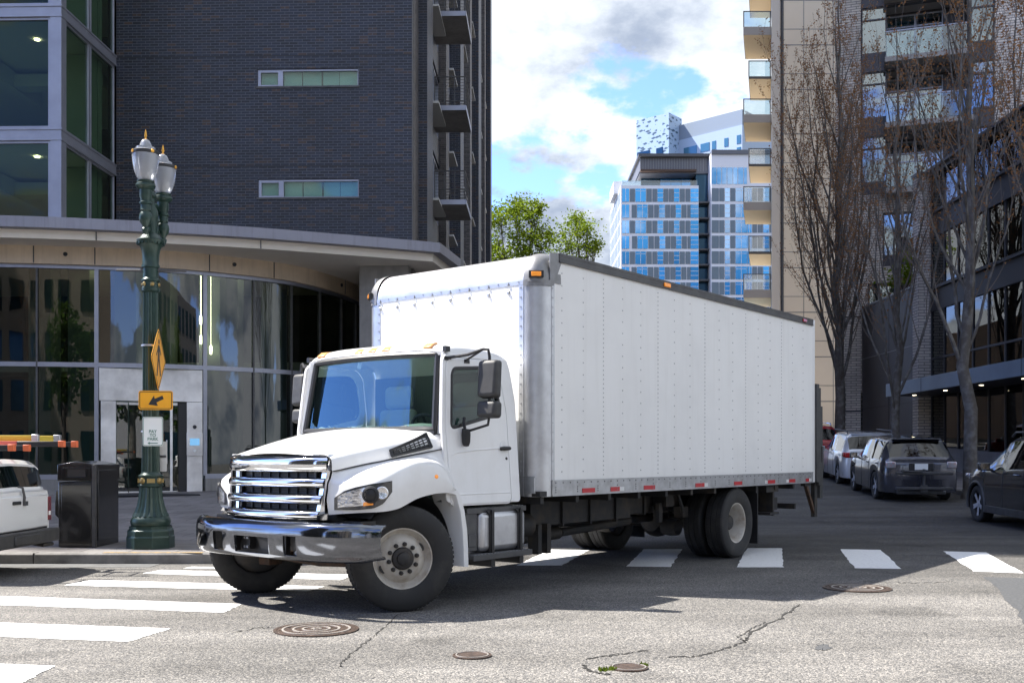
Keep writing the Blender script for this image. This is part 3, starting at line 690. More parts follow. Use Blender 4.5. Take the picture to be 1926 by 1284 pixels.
for t in (-.74,-.19,0,.19,.74):
    y=YC+t*1.0; mb=MB().prism([(1.335,2.345),(1.345,2.375),(1.29,2.415),(1.24,2.42),(1.24,2.36)],y-.055,y+.055)
    tp('roof_marker_lamp',mb,MT['amberpale'],bevel=.008)
for a,b in (((1.435,-1.85,1.615),(1.455,-1.35,1.625)),((1.455,-1.2,1.615),(1.44,-.62,1.63))):
    mb=MB().tube([a,b],.010,6).tube([(1.44,(a[1]+b[1])/2-.25,1.58),(1.455,(a[1]+b[1])/2,1.63)],.012,6); mb.tube([(p[0]+.008,p[1],p[2]-.012) for p in (a,b)],.006,4)
    tp('wiper',mb,MT['black'])
# cabin interior
mb=MB().box(.38,.4,-2.12,-.28,.95,2.2).box(.4,1.36,-2.15,-.26,.93,.96)
tp('cabin_lining',mb,MT['cabin'])
mb=MB().box(1.12,1.40,-2.08,-.32,1.3,1.575); mb.lathe([(.0,0),(.28,0),(.27,.06),(.2,.095),(0,.11)],20,T((1.2,-.66,1.56))@Matrix.Diagonal((.45,1,1,1)))
tp('dashboard',mb,MT['dash'],bevel=.03,seg=3)
mb=MB()
for i in range(40):
    c=(1.33+rnd.uniform(-.05,.04),rnd.uniform(-1.95,-.95),1.585+rnd.random()*.03); s=rnd.uniform(.02,.06)
    mb.add([(c[0]+rnd.uniform(-s,s),c[1]+rnd.uniform(-s,s)*1.6,c[2]+rnd.uniform(0,s)) for _ in range(4)],[(0,1,2),(0,2,3),(0,1,3)])
tp('dashboard_papers',mb,MT['paper'],smooth=0)
for y in (-.70,-1.68):
    mb=MB().box(.42,.54,y-.25,y+.25,1.2,1.85).box(.5,1.0,y-.25,y+.25,1.1,1.25).box(.42,.52,y-.19,y+.19,1.86,2.10)
    tp('seat',mb,MT['seat'],bevel=.05,seg=3,smooth=50)
M=T((1.02,-.72,1.56))@Euler((0,R(-62),0)).to_matrix().to_4x4()
mb=MB().tube([tuple(M@Vector((.22*math.cos(a),.22*math.sin(a),0))) for a in [2*math.pi*k/24 for k in range(25)]],.017,8)
for a in (0,2.1,4.2): mb.tube([tuple(M@Vector((.0,0,0))),tuple(M@Vector((.22*math.cos(a),.22*math.sin(a),0)))],.014,6)
mb.tube([tuple(M@Vector((0,0,0))),(1.25,-.72,1.4)],.03,8)
tp('steering_wheel',mb,MT['black'])
tp('windscreen_sticker',MB().grid(lambda u,v: ws(lerp(.40,.435,u),lerp(.86,.95,v),-.006),1,1),MT['paper'],smooth=0)
# fuel tank, battery box and steps below the door
mb=MB().box(.24,.95,-.72,-.13,.44,.83); tp('fuel_tank',mb,MT['alu'],bevel=.06,seg=4)
for x in (.36,.80): tp('tank_strap',MB().box(x-.03,x+.03,-.74,-.115,.425,.845),MT['black'],bevel=.01)
tp('battery_box',MB().box(.97,1.13,-.7,-.16,.46,.82).box(.99,1.1,-.16,-.15,.5,.62),MT['rail'],bevel=.015)
for z,y in ((.845,-.16),(.41,-.08)):
    mb=MB().box(.22,1.12,y-.2,y,z-.02,z+.015)
    for k in range(18): mb.box(.24+k*.048,.265+k*.048,y-.19,y-.01,z+.015,z+.022,1)
    mb.box(.22,1.12,y-.005,y+.008,z-.035,z+.018)
    tp('step',mb,[MT['rail'],MT['cast']],bevel=.004)
for x in (.36,.80):
    tp('step_bracket',MB().box(x-.018,x+.018,-.125,-.10,.4,.84).prism([(x-.02,.76),(x-.02,.84),(x+.08,.84)],-.13,-.115).box(x-.03,x+.03,-.6,-.1,.3,.4),MT['black'])
tp('air_tank',MB().tube([(.12,-.55,.62),(-.3,-.55,.62)],.13,16),MT['chassis'])
mb=MB().box(.0,.38,-W+.5,-.5,.7,.9); tp('cab_mount',mb,MT['chassis'])
mb=MB().box(FR,FR+.02,-.18,-.05,.98,1.14).box(FR,FR+.015,-.3,-.04,1.14,1.15); tp('corner_bracket',mb,MT['alud'])
# ---------------------------------------------------------------- ground
def gz(y): return 0 if y<20 else (.045*(y-20) if y<90 else 3.15+.012*(y-90) if y<400 else 6.87)
def asphalt():
    m,nt=new('worn_asphalt'); out=N(nt,'ShaderNodeOutputMaterial'); p=N(nt,'ShaderNodeBsdfPrincipled'); ln(nt,p,0,out,0)
    tc=N(nt,'ShaderNodeTexCoord')
    v=N(nt,'ShaderNodeTexVoronoi',Scale=100.0); ln(nt,tc,'Object',v,'Vector')
    sp=N(nt,'ShaderNodeSeparateColor'); ln(nt,v,'Color',sp,0)
    r=N(nt,'ShaderNodeValToRGB'); e=r.color_ramp.elements; e[0].position=0; e[0].color=(.045,.044,.044,1); e[1].position=1; e[1].color=(.27,.25,.225,1)
    for pos,c in ((.35,(.085,.082,.08,1)),(.6,(.13,.125,.118,1)),(.85,(.185,.174,.16,1))):
        q=e.new(pos); q.color=c
    ln(nt,sp,0,r,0)
    n1=N(nt,'ShaderNodeTexNoise',Scale=.55,Detail=6.0,Roughness=.6); ln(nt,tc,'Object',n1,'Vector')
    mp=N(nt,'ShaderNodeMapping'); mp.inputs['Scale'].default_value=(.35,1.5,1); ln(nt,tc,'Object',mp,'Vector')
    n2=N(nt,'ShaderNodeTexNoise',Scale=.8,Detail=5.0); ln(nt,mp,0,n2,'Vector')
    # near road lightened and far road darkened, painting in sun against building shade
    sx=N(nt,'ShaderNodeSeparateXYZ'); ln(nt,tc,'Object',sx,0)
    shade_y=N(nt,'ShaderNodeMapRange'); shade_y.inputs[1].default_value=9; shade_y.inputs[2].default_value=15.5; shade_y.inputs[3].default_value=1.1; shade_y.inputs[4].default_value=.52; ln(nt,sx,1,shade_y,0)
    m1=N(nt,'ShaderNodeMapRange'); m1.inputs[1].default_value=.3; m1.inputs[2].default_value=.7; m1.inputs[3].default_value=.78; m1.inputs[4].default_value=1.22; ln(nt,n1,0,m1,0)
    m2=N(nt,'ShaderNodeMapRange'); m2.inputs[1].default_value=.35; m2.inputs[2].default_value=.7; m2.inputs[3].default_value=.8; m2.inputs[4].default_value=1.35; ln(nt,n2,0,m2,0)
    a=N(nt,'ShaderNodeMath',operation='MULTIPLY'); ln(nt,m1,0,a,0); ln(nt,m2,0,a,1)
    b=N(nt,'ShaderNodeMath',operation='MULTIPLY'); ln(nt,a,0,b,0); ln(nt,shade_y,0,b,1)
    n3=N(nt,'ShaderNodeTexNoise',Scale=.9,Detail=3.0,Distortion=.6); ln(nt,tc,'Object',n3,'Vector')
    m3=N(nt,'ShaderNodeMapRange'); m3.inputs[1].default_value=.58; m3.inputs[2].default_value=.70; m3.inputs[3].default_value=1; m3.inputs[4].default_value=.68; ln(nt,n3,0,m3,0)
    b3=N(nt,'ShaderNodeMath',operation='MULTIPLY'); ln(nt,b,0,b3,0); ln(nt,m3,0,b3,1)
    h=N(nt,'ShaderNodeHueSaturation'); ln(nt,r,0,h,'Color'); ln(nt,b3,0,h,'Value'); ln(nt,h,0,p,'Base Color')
    p.inputs['Roughness'].default_value=.82; p.inputs['Specular IOR Level'].default_value=.35
    bp=N(nt,'ShaderNodeBump',Strength=.55,Distance=.008); ln(nt,v,'Distance',bp,'Height'); bp.invert=True; ln(nt,bp,0,p,'Normal'); return m
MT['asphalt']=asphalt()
MT['tar']=mat('dark_tar_patch',(.05,.052,.056),.8,noise=(30,(.085,.086,.088),.35,.7),bump=(80,.5,.006))
MT['paint']=mat('crosswalk_paint',(.74,.74,.73),.6,noise=(22,(.42,.41,.40),.56,.74),bump=(90,.5,.004))
MT['paver']=None
ys=[-70,-20,0,6,10,14,18,20,24,30,40,60,90,140,250,400,900]
mb=MB(); xs=[-500,-60,-20,0,20,60,500]
mb.add([(x,y,gz(y)) for y in ys for x in xs],[(j*7+i,j*7+i+1,(j+1)*7+i+1,(j+1)*7+i) for j in range(len(ys)-1) for i in range(6)])
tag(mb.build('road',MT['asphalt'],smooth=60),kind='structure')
# crosswalk stripes, measured on the ground
QS=[[(971,1062.7),(1057,1062.7),(1108,1034),(1034,1032.5)],[(1177,1064.5),(1261,1065.5),(1284,1032),(1211.5,1032)],[(1385,1066),(1473.5,1066),(1470.7,1030),(1406,1030)],
    [(1607.6,1067.8),(1695,1069),(1656.8,1033.3),(1579.8,1032)],[(1831.7,1073.8),(1926,1077),(1853.5,1038),(1774,1036)],
    [(2060,1081),(2160,1083),(2045,1041),(1965,1040)],
    [(360,1065),(345,1068),(560,1071),(565,1067.5)],[(301,1071),(268,1077.6),(640,1090),(668,1080)],[(171,1090),(120,1100),(578,1111),(611,1102)],
    [(-60,1118),(-120,1133),(422,1151),(454,1135)],[(-140,1165),(-160,1190),(240,1206),(322,1181)],[(-300,1236),(-400,1275),(33,1288),(103,1251)]]
for i,q in enumerate(QS):
    P=[ground_at(x,y,.004) for x,y in q]; n=10
    o=MB()
    def f(u,v):
        p=P[0].lerp(P[1],u).lerp(P[3].lerp(P[2],u),v); e=0 if .02<u<.98 and .02<v<.98 else .012
        return (p.x+rnd.uniform(-e,e),p.y+rnd.uniform(-e,e)*.6,.004)
    o.grid(f,14,14); s=o.build('crosswalk_stripe',MT['paint'],smooth=0,recalc=False); tag(s,kind='structure')
# dark repair patches and cracks
def patch(pts,z=.003,name='tar_patch',m='tar'):
    P=[ground_at(x,y,z) for x,y in pts]; o=MB(); k=len(P); c=sum(P,Vector())/k
    dense=[]
    for a,b in zip(P,P[1:]+P[:1]):
        for t in (0,.2,.4,.6,.8): 
            q=a.lerp(b,t); dense.append((q.x+rnd.uniform(-.02,.02),q.y+rnd.uniform(-.02,.02),z))
    o.add([tuple(c)[:2]+(z,)]+dense,[(0,i+1,(i+1)%len(dense)+1) for i in range(len(dense))]); tag(o.build(name,MT[m],smooth=0),kind='structure')
patch([(1850,1084),(2000,1088),(2100,1190),(1926,1170),(1905,1140),(1880,1110)])
patch([(1535,1212),(1552,1210),(1566,1217),(1550,1222),(1533,1220)])
def crack(pts,w):
    P=[]; 
    for a,b in zip(pts,pts[1:]):
        for k in range(12): P.append((lerp(a[0],b[0],k/12)+rnd.uniform(-3,3),lerp(a[1],b[1],k/12)+rnd.uniform(-1.6,1.6)))
    P.append(pts[-1]); G=[ground_at(x,y,.0035) for x,y in P]; o=MB(); vs=[]
    for i,g in enumerate(G):
        d=(G[min(i+1,len(G)-1)]-G[max(i-1,0)]).normalized(); n=Vector((-d.y,d.x,0)); q=w*rnd.uniform(.15,1.25)*(1 if 0<i<len(G)-1 else .2); vs+=[tuple(g+n*q),tuple(g-n*q)]
    o.add(vs,[(2*i,2*i+1,2*i+3,2*i+2) for i in range(len(G)-1)]); tag(o.build('road_crack',MT['crack'],smooth=0),kind='structure')
MT['crack']=mat('crack_dirt',(.02,.019,.018),.9)  # even dark colour for cracks and kerb joints
crack([(752,1152),(722,1180),(690,1205),(655,1232),(636,1254)],.007)
crack([(1100,1238),(1160,1230),(1220,1222)],.016)
crack([(1255,1234),(1300,1234),(1345,1224),(1400,1206),(1410,1190),(1470,1160),(1505,1135)],.012)
crack([(1400,1206),(1388,1196),(1420,1178),(1440,1168)],.008)
crack([(1096,1248),(1110,1262),(1150,1268)],.014)
crack([(440,1188),(480,1180),(520,1178)],.006)
crack([(1620,1092),(1700,1095),(1800,1094)],.01)
crack([(1440,1098),(1520,1093),(1600,1099)],.008)
# utility covers
def cover(px,py,r,label,rings,iron='iron'):
    p=ground_at(px,py,0); t=thing('manhole_cover',label,'manhole cover',(p.x,p.y,.002),rnd.uniform(0,3))
    mb=MB().lathe([(r*1.06,0),(r*1.06,.008),(r*.98,.009),(r*.975,.004)],48); mb.build('cover_rim',MT['iron'],t)
    mb=MB().lathe([(r*.97,.002),(r*.97,.008),(0,.008)],48)
    for q in rings: mb.lathe([(r*q,.008),(r*q,.0125),(r*(q-.055),.0125),(r*(q-.055),.008)],48,mi=1)
    if len(rings)>1:
        for k in range(9): mb.cbox((r*.1*math.cos(k*.7),r*.1*math.sin(k*.7),.010),(r*.09,r*.05,.005),(0,0,k),1)
        for k in range(60):
            a=rnd.uniform(0,6.28); q=rnd.uniform(.3,.95); mb.cbox((r*q*math.cos(a),r*q*math.sin(a),.009),(r*.05,r*.03,.004),(0,0,a))
    mb.build('cover_plate',[MT['iron'],MT['wornsteel']],t); return t
cover(595,1184,.31,'large round manhole cover with bright worn rings in front of the truck',(.86,.6,.36))
cover(1612,1106,.32,'round manhole cover half in shadow near the crosswalk',(.8,.55,.3))
t=cover(888,1233,.125,'small round utility cover with worn lettering in the sunlit road',(.9,))
t=cover(1183,1256,.115,'small dark utility cover ringed by weeds and cracked asphalt',(.95,))
MT['weed']=leafmat('weed_leaf',(.10,.16,.02),(.2,.24,.04),8)
g=ground_at(1183,1256,0); mb=MB()
for cx,cy in ((.10,.07),(-.11,-.05),(-.17,-.08)):
    for k in range(26):
        a=rnd.uniform(0,6.28); r=abs(rnd.gauss(0,.02)); x,y=g.x+cx+r*math.cos(a),g.y+cy+r*math.sin(a); s=rnd.uniform(.006,.014)
        mb.add([(x-s,y,.002),(x+s,y,.002),(x+rnd.uniform(-s,s),y+rnd.uniform(-s,s),.01+s*1.4)],[(0,1,2)])
tag(mb.build('weeds',MT['weed'],smooth=0),'small green weeds growing round the cracked utility cover','weeds',kind='stuff')
# left pavement with its kerb, rounding the corner behind the truck
def pavemat():
    m,nt=new('concrete_pavers'); out=N(nt,'ShaderNodeOutputMaterial'); p=N(nt,'ShaderNodeBsdfPrincipled'); ln(nt,p,0,out,0)
    tc=N(nt,'ShaderNodeTexCoord'); br=N(nt,'ShaderNodeTexBrick'); ln(nt,tc,'Object',br,'Vector'); br.offset=.5
    for k,v in (('Color1',(.17,.155,.15,1)),('Color2',(.215,.20,.19,1)),('Mortar',(.07,.065,.06,1)),('Scale',1.0),('Mortar Size',.01),('Brick Width',.61),('Row Height',.61)): br.inputs[k].default_value=v
    n=N(nt,'ShaderNodeTexNoise',Scale=1.3,Detail=6.0); ln(nt,tc,'Object',n,'Vector')
    r=N(nt,'ShaderNodeMapRange'); r.inputs[1].default_value=.3; r.inputs[2].default_value=.7; r.inputs[3].default_value=.7; r.inputs[4].default_value=1.25; ln(nt,n,0,r,0)
    h=N(nt,'ShaderNodeHueSaturation'); ln(nt,br,0,h,'Color'); ln(nt,r,0,h,'Value'); ln(nt,h,0,p,'Base Color'); p.inputs['Roughness'].default_value=.75
    b=N(nt,'ShaderNodeBump',Strength=.3,Distance=.006); iv=N(nt,'ShaderNodeMath',operation='SUBTRACT'); iv.inputs[0].default_value=1; ln(nt,br,'Fac',iv,1); ln(nt,iv,0,b,'Height'); ln(nt,b,0,p,'Normal'); return m
MT['paver']=pavemat()
K0=12.93
edge=[(-60,K0)]+[(-5.2+4.2*math.sin(R(a)),K0+4.2-4.2*math.cos(R(a))) for a in range(0,91,9)]+[(-1.0+.03*8,K0+4.2+8),(.5,66)]
edge=[(x+0.9 if y>K0+.01 else x,y) for x,y in edge]; edge[1]=(-4.3,K0)
def paveh(x,y): return max(.135+.0135*max(y-K0,0), gz(y)+.12)
inner=[(x+(-.17 if i>3 else 0),y+(.17 if i<8 else 0)) for i,(x,y) in enumerate(edge)]
mb=MB(); mb.loft([[(x,y,gz(y)-.3) for x,y in edge],[(x,y,gz(y)+.115) for x,y in edge],[(lerp(a[0],b[0],.12),lerp(a[1],b[1],.12),gz(a[1])+.135) for a,b in zip(edge,inner)],[(b[0],b[1],gz(b[1])+.135) for b in inner]])
tag(mb.build('kerb',MT['kerb'],smooth=40),kind='structure')
mb=MB()
for x in range(-58,-4,2): mb.box(x-.006,x+.006,K0-.003,K0+.17,-.05,.1365)
tag(mb.build('kerb_joint',MT['crack'],smooth=0),kind='structure')
mb=MB().box(-30,-4.4,K0-.42,K0-.002,-.05,.0035); tag(mb.build('gutter',MT['asph_gutter'],smooth=0),kind='structure')
P0=ground_at(165,1036,.135); mb=MB().box(-5.15,-3.9,K0+.03,K0+.12,.13,.1385); tag(mb.build('kerb_paint',MT['yellowline'],smooth=0),kind='structure')
rows=[0,.25,1,3,6,9,12,15,20,30,52]; mb=MB()
def rowx(y): 
    xs_=[b[0] for b in inner if abs(b[1]-y)<1e-3]
    best=inner[-1][0]
    for a,b in zip(inner[1:],inner[2:]):
        if a[1]<=y<=b[1]: best=lerp(a[0],b[0],(y-a[1])/(b[1]-a[1]) if b[1]>a[1] else 0); break
    return best
ys2=sorted(set([round(K0+.17+q,3) for q in rows]+[round(b[1],3) for b in inner if b[1]<40]))
vs=[]; 
for y in ys2:
    xr=rowx(y)
    for q in (-60,-30,-14,-9,-6): vs.append((q,y,paveh(q,y)))
    vs.append((min(max(xr,-5.5),9),y,max(gz(y)+.1345,paveh(xr,y) if y<16 else gz(y)+.14)))
mb.add(vs,[(j*6+i,j*6+i+1,(j+1)*6+i+1,(j+1)*6+i) for j in range(len(ys2)-1) for i in range(5)])
tag(mb.build('pavement',MT['paver'],smooth=0),kind='structure')
# right pavement, following the rising street
mb=MB(); X0=11.75; yy=[14.5,18,20,24,30,40,60,90]
mb.loft([[(X0,y,gz(y)-.3) for y in yy],[(X0,y,gz(y)+.12) for y in yy],[(X0+.02,y,gz(y)+.135) for y in yy],[(X0+.17,y,gz(y)+.135) for y in yy]])
mb.loft([[(60,14.5,-.3),(X0,14.5,-.3)],[(60,14.5,.12),(X0,14.5,.12)],[(60,14.52,.135),(X0,14.52,.135)],[(60,14.67,.135),(X0,14.67,.135)]])
tag(mb.build('kerb',MT['kerb'],smooth=40),kind='structure')
mb=MB(); mb.loft([[(x,y,gz(y)+.137) for y in [14.6]+yy[1:]] for x in (X0+.15,14,18,60)]); tag(mb.build('pavement',MT['paver'],smooth=0),kind='structure')
# ---------------------------------------------------------------- brick apartment tower on the left
MT['dbrick']=brick('dark_blue_brick',(.003,.0045,.0105),(.013,.018,.036),(.074,.080,.098),.245,.0765,.0075,.5,patch=((.046,.025,.017),.9,.57),bump=.5,spec=.6)
MT['dbrick2']=brick('grey_pier_brick',(.06,.055,.056),(.12,.108,.105),(.16,.15,.145),.245,.0765,.0065,.6,bump=.5)
MT['frame']=mat('silver_grey_window_frame',(.36,.37,.43),.38,.6,noise=(2,(.30,.31,.36)))
MT['fascia']=mat('lavender_grey_metal_fascia',(.30,.30,.345),.5,.25,streak=((.12,.11,.12),.45),noise=(.8,(.25,.25,.29)))
MT['soffit']=mat('cream_plaster_soffit',(.88,.81,.70),.8,noise=(1.2,(.80,.73,.62)))
MT['beige']=mat('beige_stone_band',(.66,.53,.39),.75,noise=(1.5,(.55,.44,.32)),streak=((.25,.19,.13),.35))
MT['sill']=mat('pale_sill',(.55,.55,.53),.6)
MT['bay_glass']=glass('bay_glass',(.58,.66,.58),.015,.8)
MT['lobby_glass']=glass('curtain_wall_glass',(.20,.25,.22),.085,1.0,wave=.08)
MT['door_glass']=glass('door_glass',(.42,.46,.46),.12,1.0)
MT['win_glass']=glass('window_glass',(.66,.80,.76),.05,1.0)
MT['steel']=mat('brushed_stainless',(.90,.88,.85),.36,.3,noise=(1.2,(.5,.48,.46)),bump=(30,.05,.002))
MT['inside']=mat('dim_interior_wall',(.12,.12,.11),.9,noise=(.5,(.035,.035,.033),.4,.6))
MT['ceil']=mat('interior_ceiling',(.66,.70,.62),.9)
MT['incol']=mat('interior_column',(.36,.44,.39),.9)
MT['blind']=mat('pale_blind',(.80,.80,.72),.9,noise=(1.1,(.60,.72,.70),.4,.6))
MT['downlight']=mat('ceiling_downlight',(.9,.85,.7),.5,emit=((1,.86,.6),5))
MT['screen']=mat('intercom_screen',(.02,.03,.05),.2,emit=((.10,.25,.42),.5))
BX,BY,BR=-2.77,28.6,R(-1.7)
bld=thing('brick_apartment_tower','dark blue brick apartment tower with curved glass lobby and projecting canopy','building',(BX,BY,0),BR)
def toB(X,Y,Z=0):
    dx,dy=X-BX,Y-BY; c,s=math.cos(-BR),math.sin(-BR); return (dx*c-dy*s,dx*s+dy*c,Z)
def bp_(name,mb,mats,parent=None,**k): return mb.build(name,mats,parent or bld,**k)
TOP=75
WINS=[(-4.33,-1.50,11.62,12.11),(-4.31,-1.49,8.53,9.04)]
def mull(mb,x0,x1,z0,z1,y=0): mb.box(x0,x1,y-.05,y+.05,z0,z1)
hole=[[(x0,z0),(x1,z0),(x1,z1),(x0,z1)] for x0,x1,z0,z1 in WINS]
mb=MB().plate([[(-8.3,6.6),(-.005,6.6),(-.005,TOP),(-8.3,TOP)]]+hole,.3,0,T((0,.15,0))@XZ)
for z in (15.54,12.47,9.40): mb.box(-8.28,-.02,-.004,.002,z-.012,z+.012,1)
bp_('front_wall',mb,[MT['dbrick'],MT['black']],smooth=0)
for x0,x1,z0,z1 in WINS:
    mb=MB().plate([[(x0,z0),(x1,z0),(x1,z1),(x0,z1)],[(x0+.09,z0+.06),(x0+.57,z0+.06),(x0+.57,z1-.09),(x0+.09,z1-.09)],[(x0+.71,z0+.03),(x1-.03,z0+.03),(x1-.03,z1-.06),(x0+.71,z1-.06)]],.08,.006,T((0,.09,0))@XZ)
    w=bp_('window',mb,MT['frame'])
    bp_('pane',MB().box(x0+.03,x1-.02,.09,.1,z0+.02,z1-.02),MT['win_glass'],parent=w)
    mb=MB()
    for a,b in ((.06,.6),(.7,1.2),(1.23,1.75),(1.8,2.25),(2.27,2.8)): mb.box(x0+a,x0+b,.2+rnd.random()*.05,.26,z0+.0,z1)
    bp_('blind',mb,MT['blind'],parent=w)
    bp_('sill',MB().box(x0-.03,x1+.03,-.03,.1,z0-.05,z0-.001),MT['rail'],parent=w)
# side wall: stepped piers, recessed windows with pale ledges, balconies
piers=[(0,1.45,0,'dbrick2'),(1.45,3.0,.26,'dbrick'),(3.0,3.9,.1,'dbrick2'),(8.2,9.3,.18,'dbrick2'),(12.6,14.3,.34,'dbrick'),(18.6,19.8,.3,'dbrick2'),(23.0,25.2,.42,'dbrick'),(29.5,30.4,.36,'dbrick2'),(33,34.5,.5,'dbrick')]
mb=MB().box(-8.2,-.35,.31,34.4,6.7,TOP-.01).box(-24,-8.21,6,34.4,6.7,TOP-1).box(-8.2,-.35,6.2,34.4,3,6.69); bp_('core_wall',mb,MT['dbrick'],smooth=0)
for i,(y0,y1,x,m) in enumerate(piers):
    mb=MB().box(-.6,x,y0+(.301 if i==0 else 0.002),y1,4.5,TOP-.02)
    bp_('brick_pier',mb,[MT[m]],smooth=0)
for (y0,y1) in ((3.9,8.2),(9.3,12.6),(14.3,18.6),(19.8,23.0),(25.2,29.5),(30.4,33.0)):
    for z in [6.45+3.06*k for k in range(6)]:
        mb=MB().box(-.2,-.16,y0,y1,z,z+2.0)
        fr=MB()
        for q in (y0+.03,lerp(y0,y1,.33),lerp(y0,y1,.66),y1-.03): fr.box(-.22,-.1,q-.04,q+.04,z,z+2.0)
        fr.box(-.22,-.1,y0,y1,z-.04,z+.04).box(-.22,-.1,y0,y1,z+1.96,z+2.04)
        w=bp_('window',fr,MT['frame']); bp_('pane',mb,MT['bay_glass'],parent=w)
    for z0,z1 in [(4.5,6.4)]+[(8.52+3.06*k,9.4+3.06*k) for k in range(6)]: bp_('spandrel',MB().box(-.34,-.05,y0,y1,z0,z1),MT['dbrick'],smooth=0)
    for k in range(6):
        for (a,b) in ((y0+.1,y0+.1+.55*(y1-y0)),):
            bp_('ledge',MB().box(-.1,.34,a,b,9.42+3.06*k-3.06,9.49+3.06*k-3.06),MT['sill'])
for k,z in enumerate((9.51,12.57,15.63)):
    mb=MB().box(-.1,1.12,4.95,7.3,z,z+.14); ba=bp_('balcony',mb,[MT['conc']],bevel=.01)
    mb=MB(); zt=z+.14
    for y in (4.98,7.27):
        mb.tube([(.1,y,zt+.95),(1.09,y,zt+.95)],.022,6)
        for q in range(9): mb.tube([(.1,y,zt+.06+q*.1),(1.09,y,zt+.06+q*.1)],.007,4)
        for x in (.1,.42,.75,1.09): mb.box(x-.015,x+.015,y-.015,y+.015,zt,zt+.95)
    mb.tube([(1.09,4.98,zt+.95),(1.09,7.27,zt+.95)],.022,6)
    for q in range(9): mb.tube([(1.09,4.98,zt+.06+q*.1),(1.09,7.27,zt+.06+q*.1)],.007,4)
    for y in (5.6,6.4): mb.box(1.075,1.105,y-.015,y+.015,zt,zt+.95)
    bp_('railing',mb,MT['rail'],parent=ba)
    bp_('fascia',MB().box(-.1,1.135,4.93,4.949,z-.005,z+.15).box(1.121,1.14,4.93,7.31,z-.005,z+.15),MT['frame'],parent=ba)
# glazed bay standing forward of the brick
yb_,xb_=-3.3,-8.3
bands_=[(9.16,9.47),(12.22,12.52),(15.28,15.58)]
mb=MB().box(xb_-.28,xb_,yb_,yb_+.28,6.9,16)
for z0,z1 in bands_:
    mb.box(-24,xb_-.281,yb_+.0,yb_+.2,z0,z1).box(xb_-.2,xb_+.0,yb_+.281,-.002,z0,z1)
    mb.box(-24,xb_+.02,yb_-.025,yb_+.001,z1-.05,z1).box(-24,xb_+.02,yb_-.02,yb_+.001,z0,z0+.04).box(xb_,xb_+.02,yb_+.01,-.002,z1-.05,z1).box(xb_,xb_+.02,yb_+.01,-.002,z0,z0+.04)
    mb.box(xb_,xb_+.004,-1.9,-1.885,z0,z1)
bp_('bay_frame',mb,MT['frame'],bevel=.006)
lv=[(6.9,9.16),(9.47,12.22),(12.52,15.28)]
for z0,z1 in lv:
    for k in range(8):
        x1=xb_-.29-k*2.0; x0=x1-1.98
        fr=MB().plate([[(x0,z0),(x1,z0),(x1,z1),(x0,z1)],[(x0+.06,z0+.06),(x1-.06,z0+.06),(x1-.06,z1-.06),(x0+.06,z1-.06)]],.1,.005,T((0,yb_+.09,0))@XZ)
        w=bp_('window',fr,MT['frame']); bp_('pane',MB().box(x0+.04,x1-.04,yb_+.08,yb_+.09,z0+.04,z1-.04),MT['bay_glass'],parent=w)
    for a,b in ((-3.0,-1.62),(-1.54,-.02)):
        fr=MB().plate([[(a,z0),(b,z0),(b,z1),(a,z1)],[(a+.05,z0+.05),(b-.05,z0+.05),(b-.05,z1-.05),(a+.05,z1-.05)]],.1,.005,T((xb_-.09,0,0))@YZ)
        w=bp_('window',fr,MT['frame']); bp_('pane',MB().box(xb_-.09,xb_-.08,a+.03,b-.03,z0+.03,z1-.03),MT['bay_glass'],parent=w)
mb=MB()
for z0,z1 in bands_: mb.box(-24,xb_-.25,yb_+.22,6,z0+.02,z1-.02,0)
for z0,z1 in lv:
    mb.box(-24,xb_-.4,5.5,5.6,z0-.2,z1+.2,1).box(xb_-.25,xb_-.2,.02,6,z0-.2,z1+.2,1)
    mb.box(-24,xb_-.5,.2,.7,z1-.45,z1-.1,0).box(xb_-1.0,xb_-.3,-.9,-.55,z0,z1,2).box(xb_-3.3,xb_-3.0,-1,1.8,z1-.5,z1-.02,0).box(xb_-.55,xb_-.3,-.5,-.25,z0,z1,2)
    for x in (-9.6,-11.7,-13.6):
        for y in (-1.9,1.2): mb.lathe([(.07,0),(0,-.004)],10,T((x,y,z1-.01)),3)
    mb.box(-12.2,-11.7,-2.2,-2.1,z1-1.05,z1-.7,4)
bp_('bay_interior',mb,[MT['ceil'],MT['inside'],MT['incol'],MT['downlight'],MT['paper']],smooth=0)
for x0,x1,h in ((-36.5,xb_-.001,60.5),(-44.5,-36.501,51),(-70,-44.501,66)): bp_('upper_shadow_wall',MB().box(x0,x1,yb_,5.9,16,h),MT['dbrick'],smooth=0)  # unseen upper blocks, extended left and stepped to shape the shadow on the road
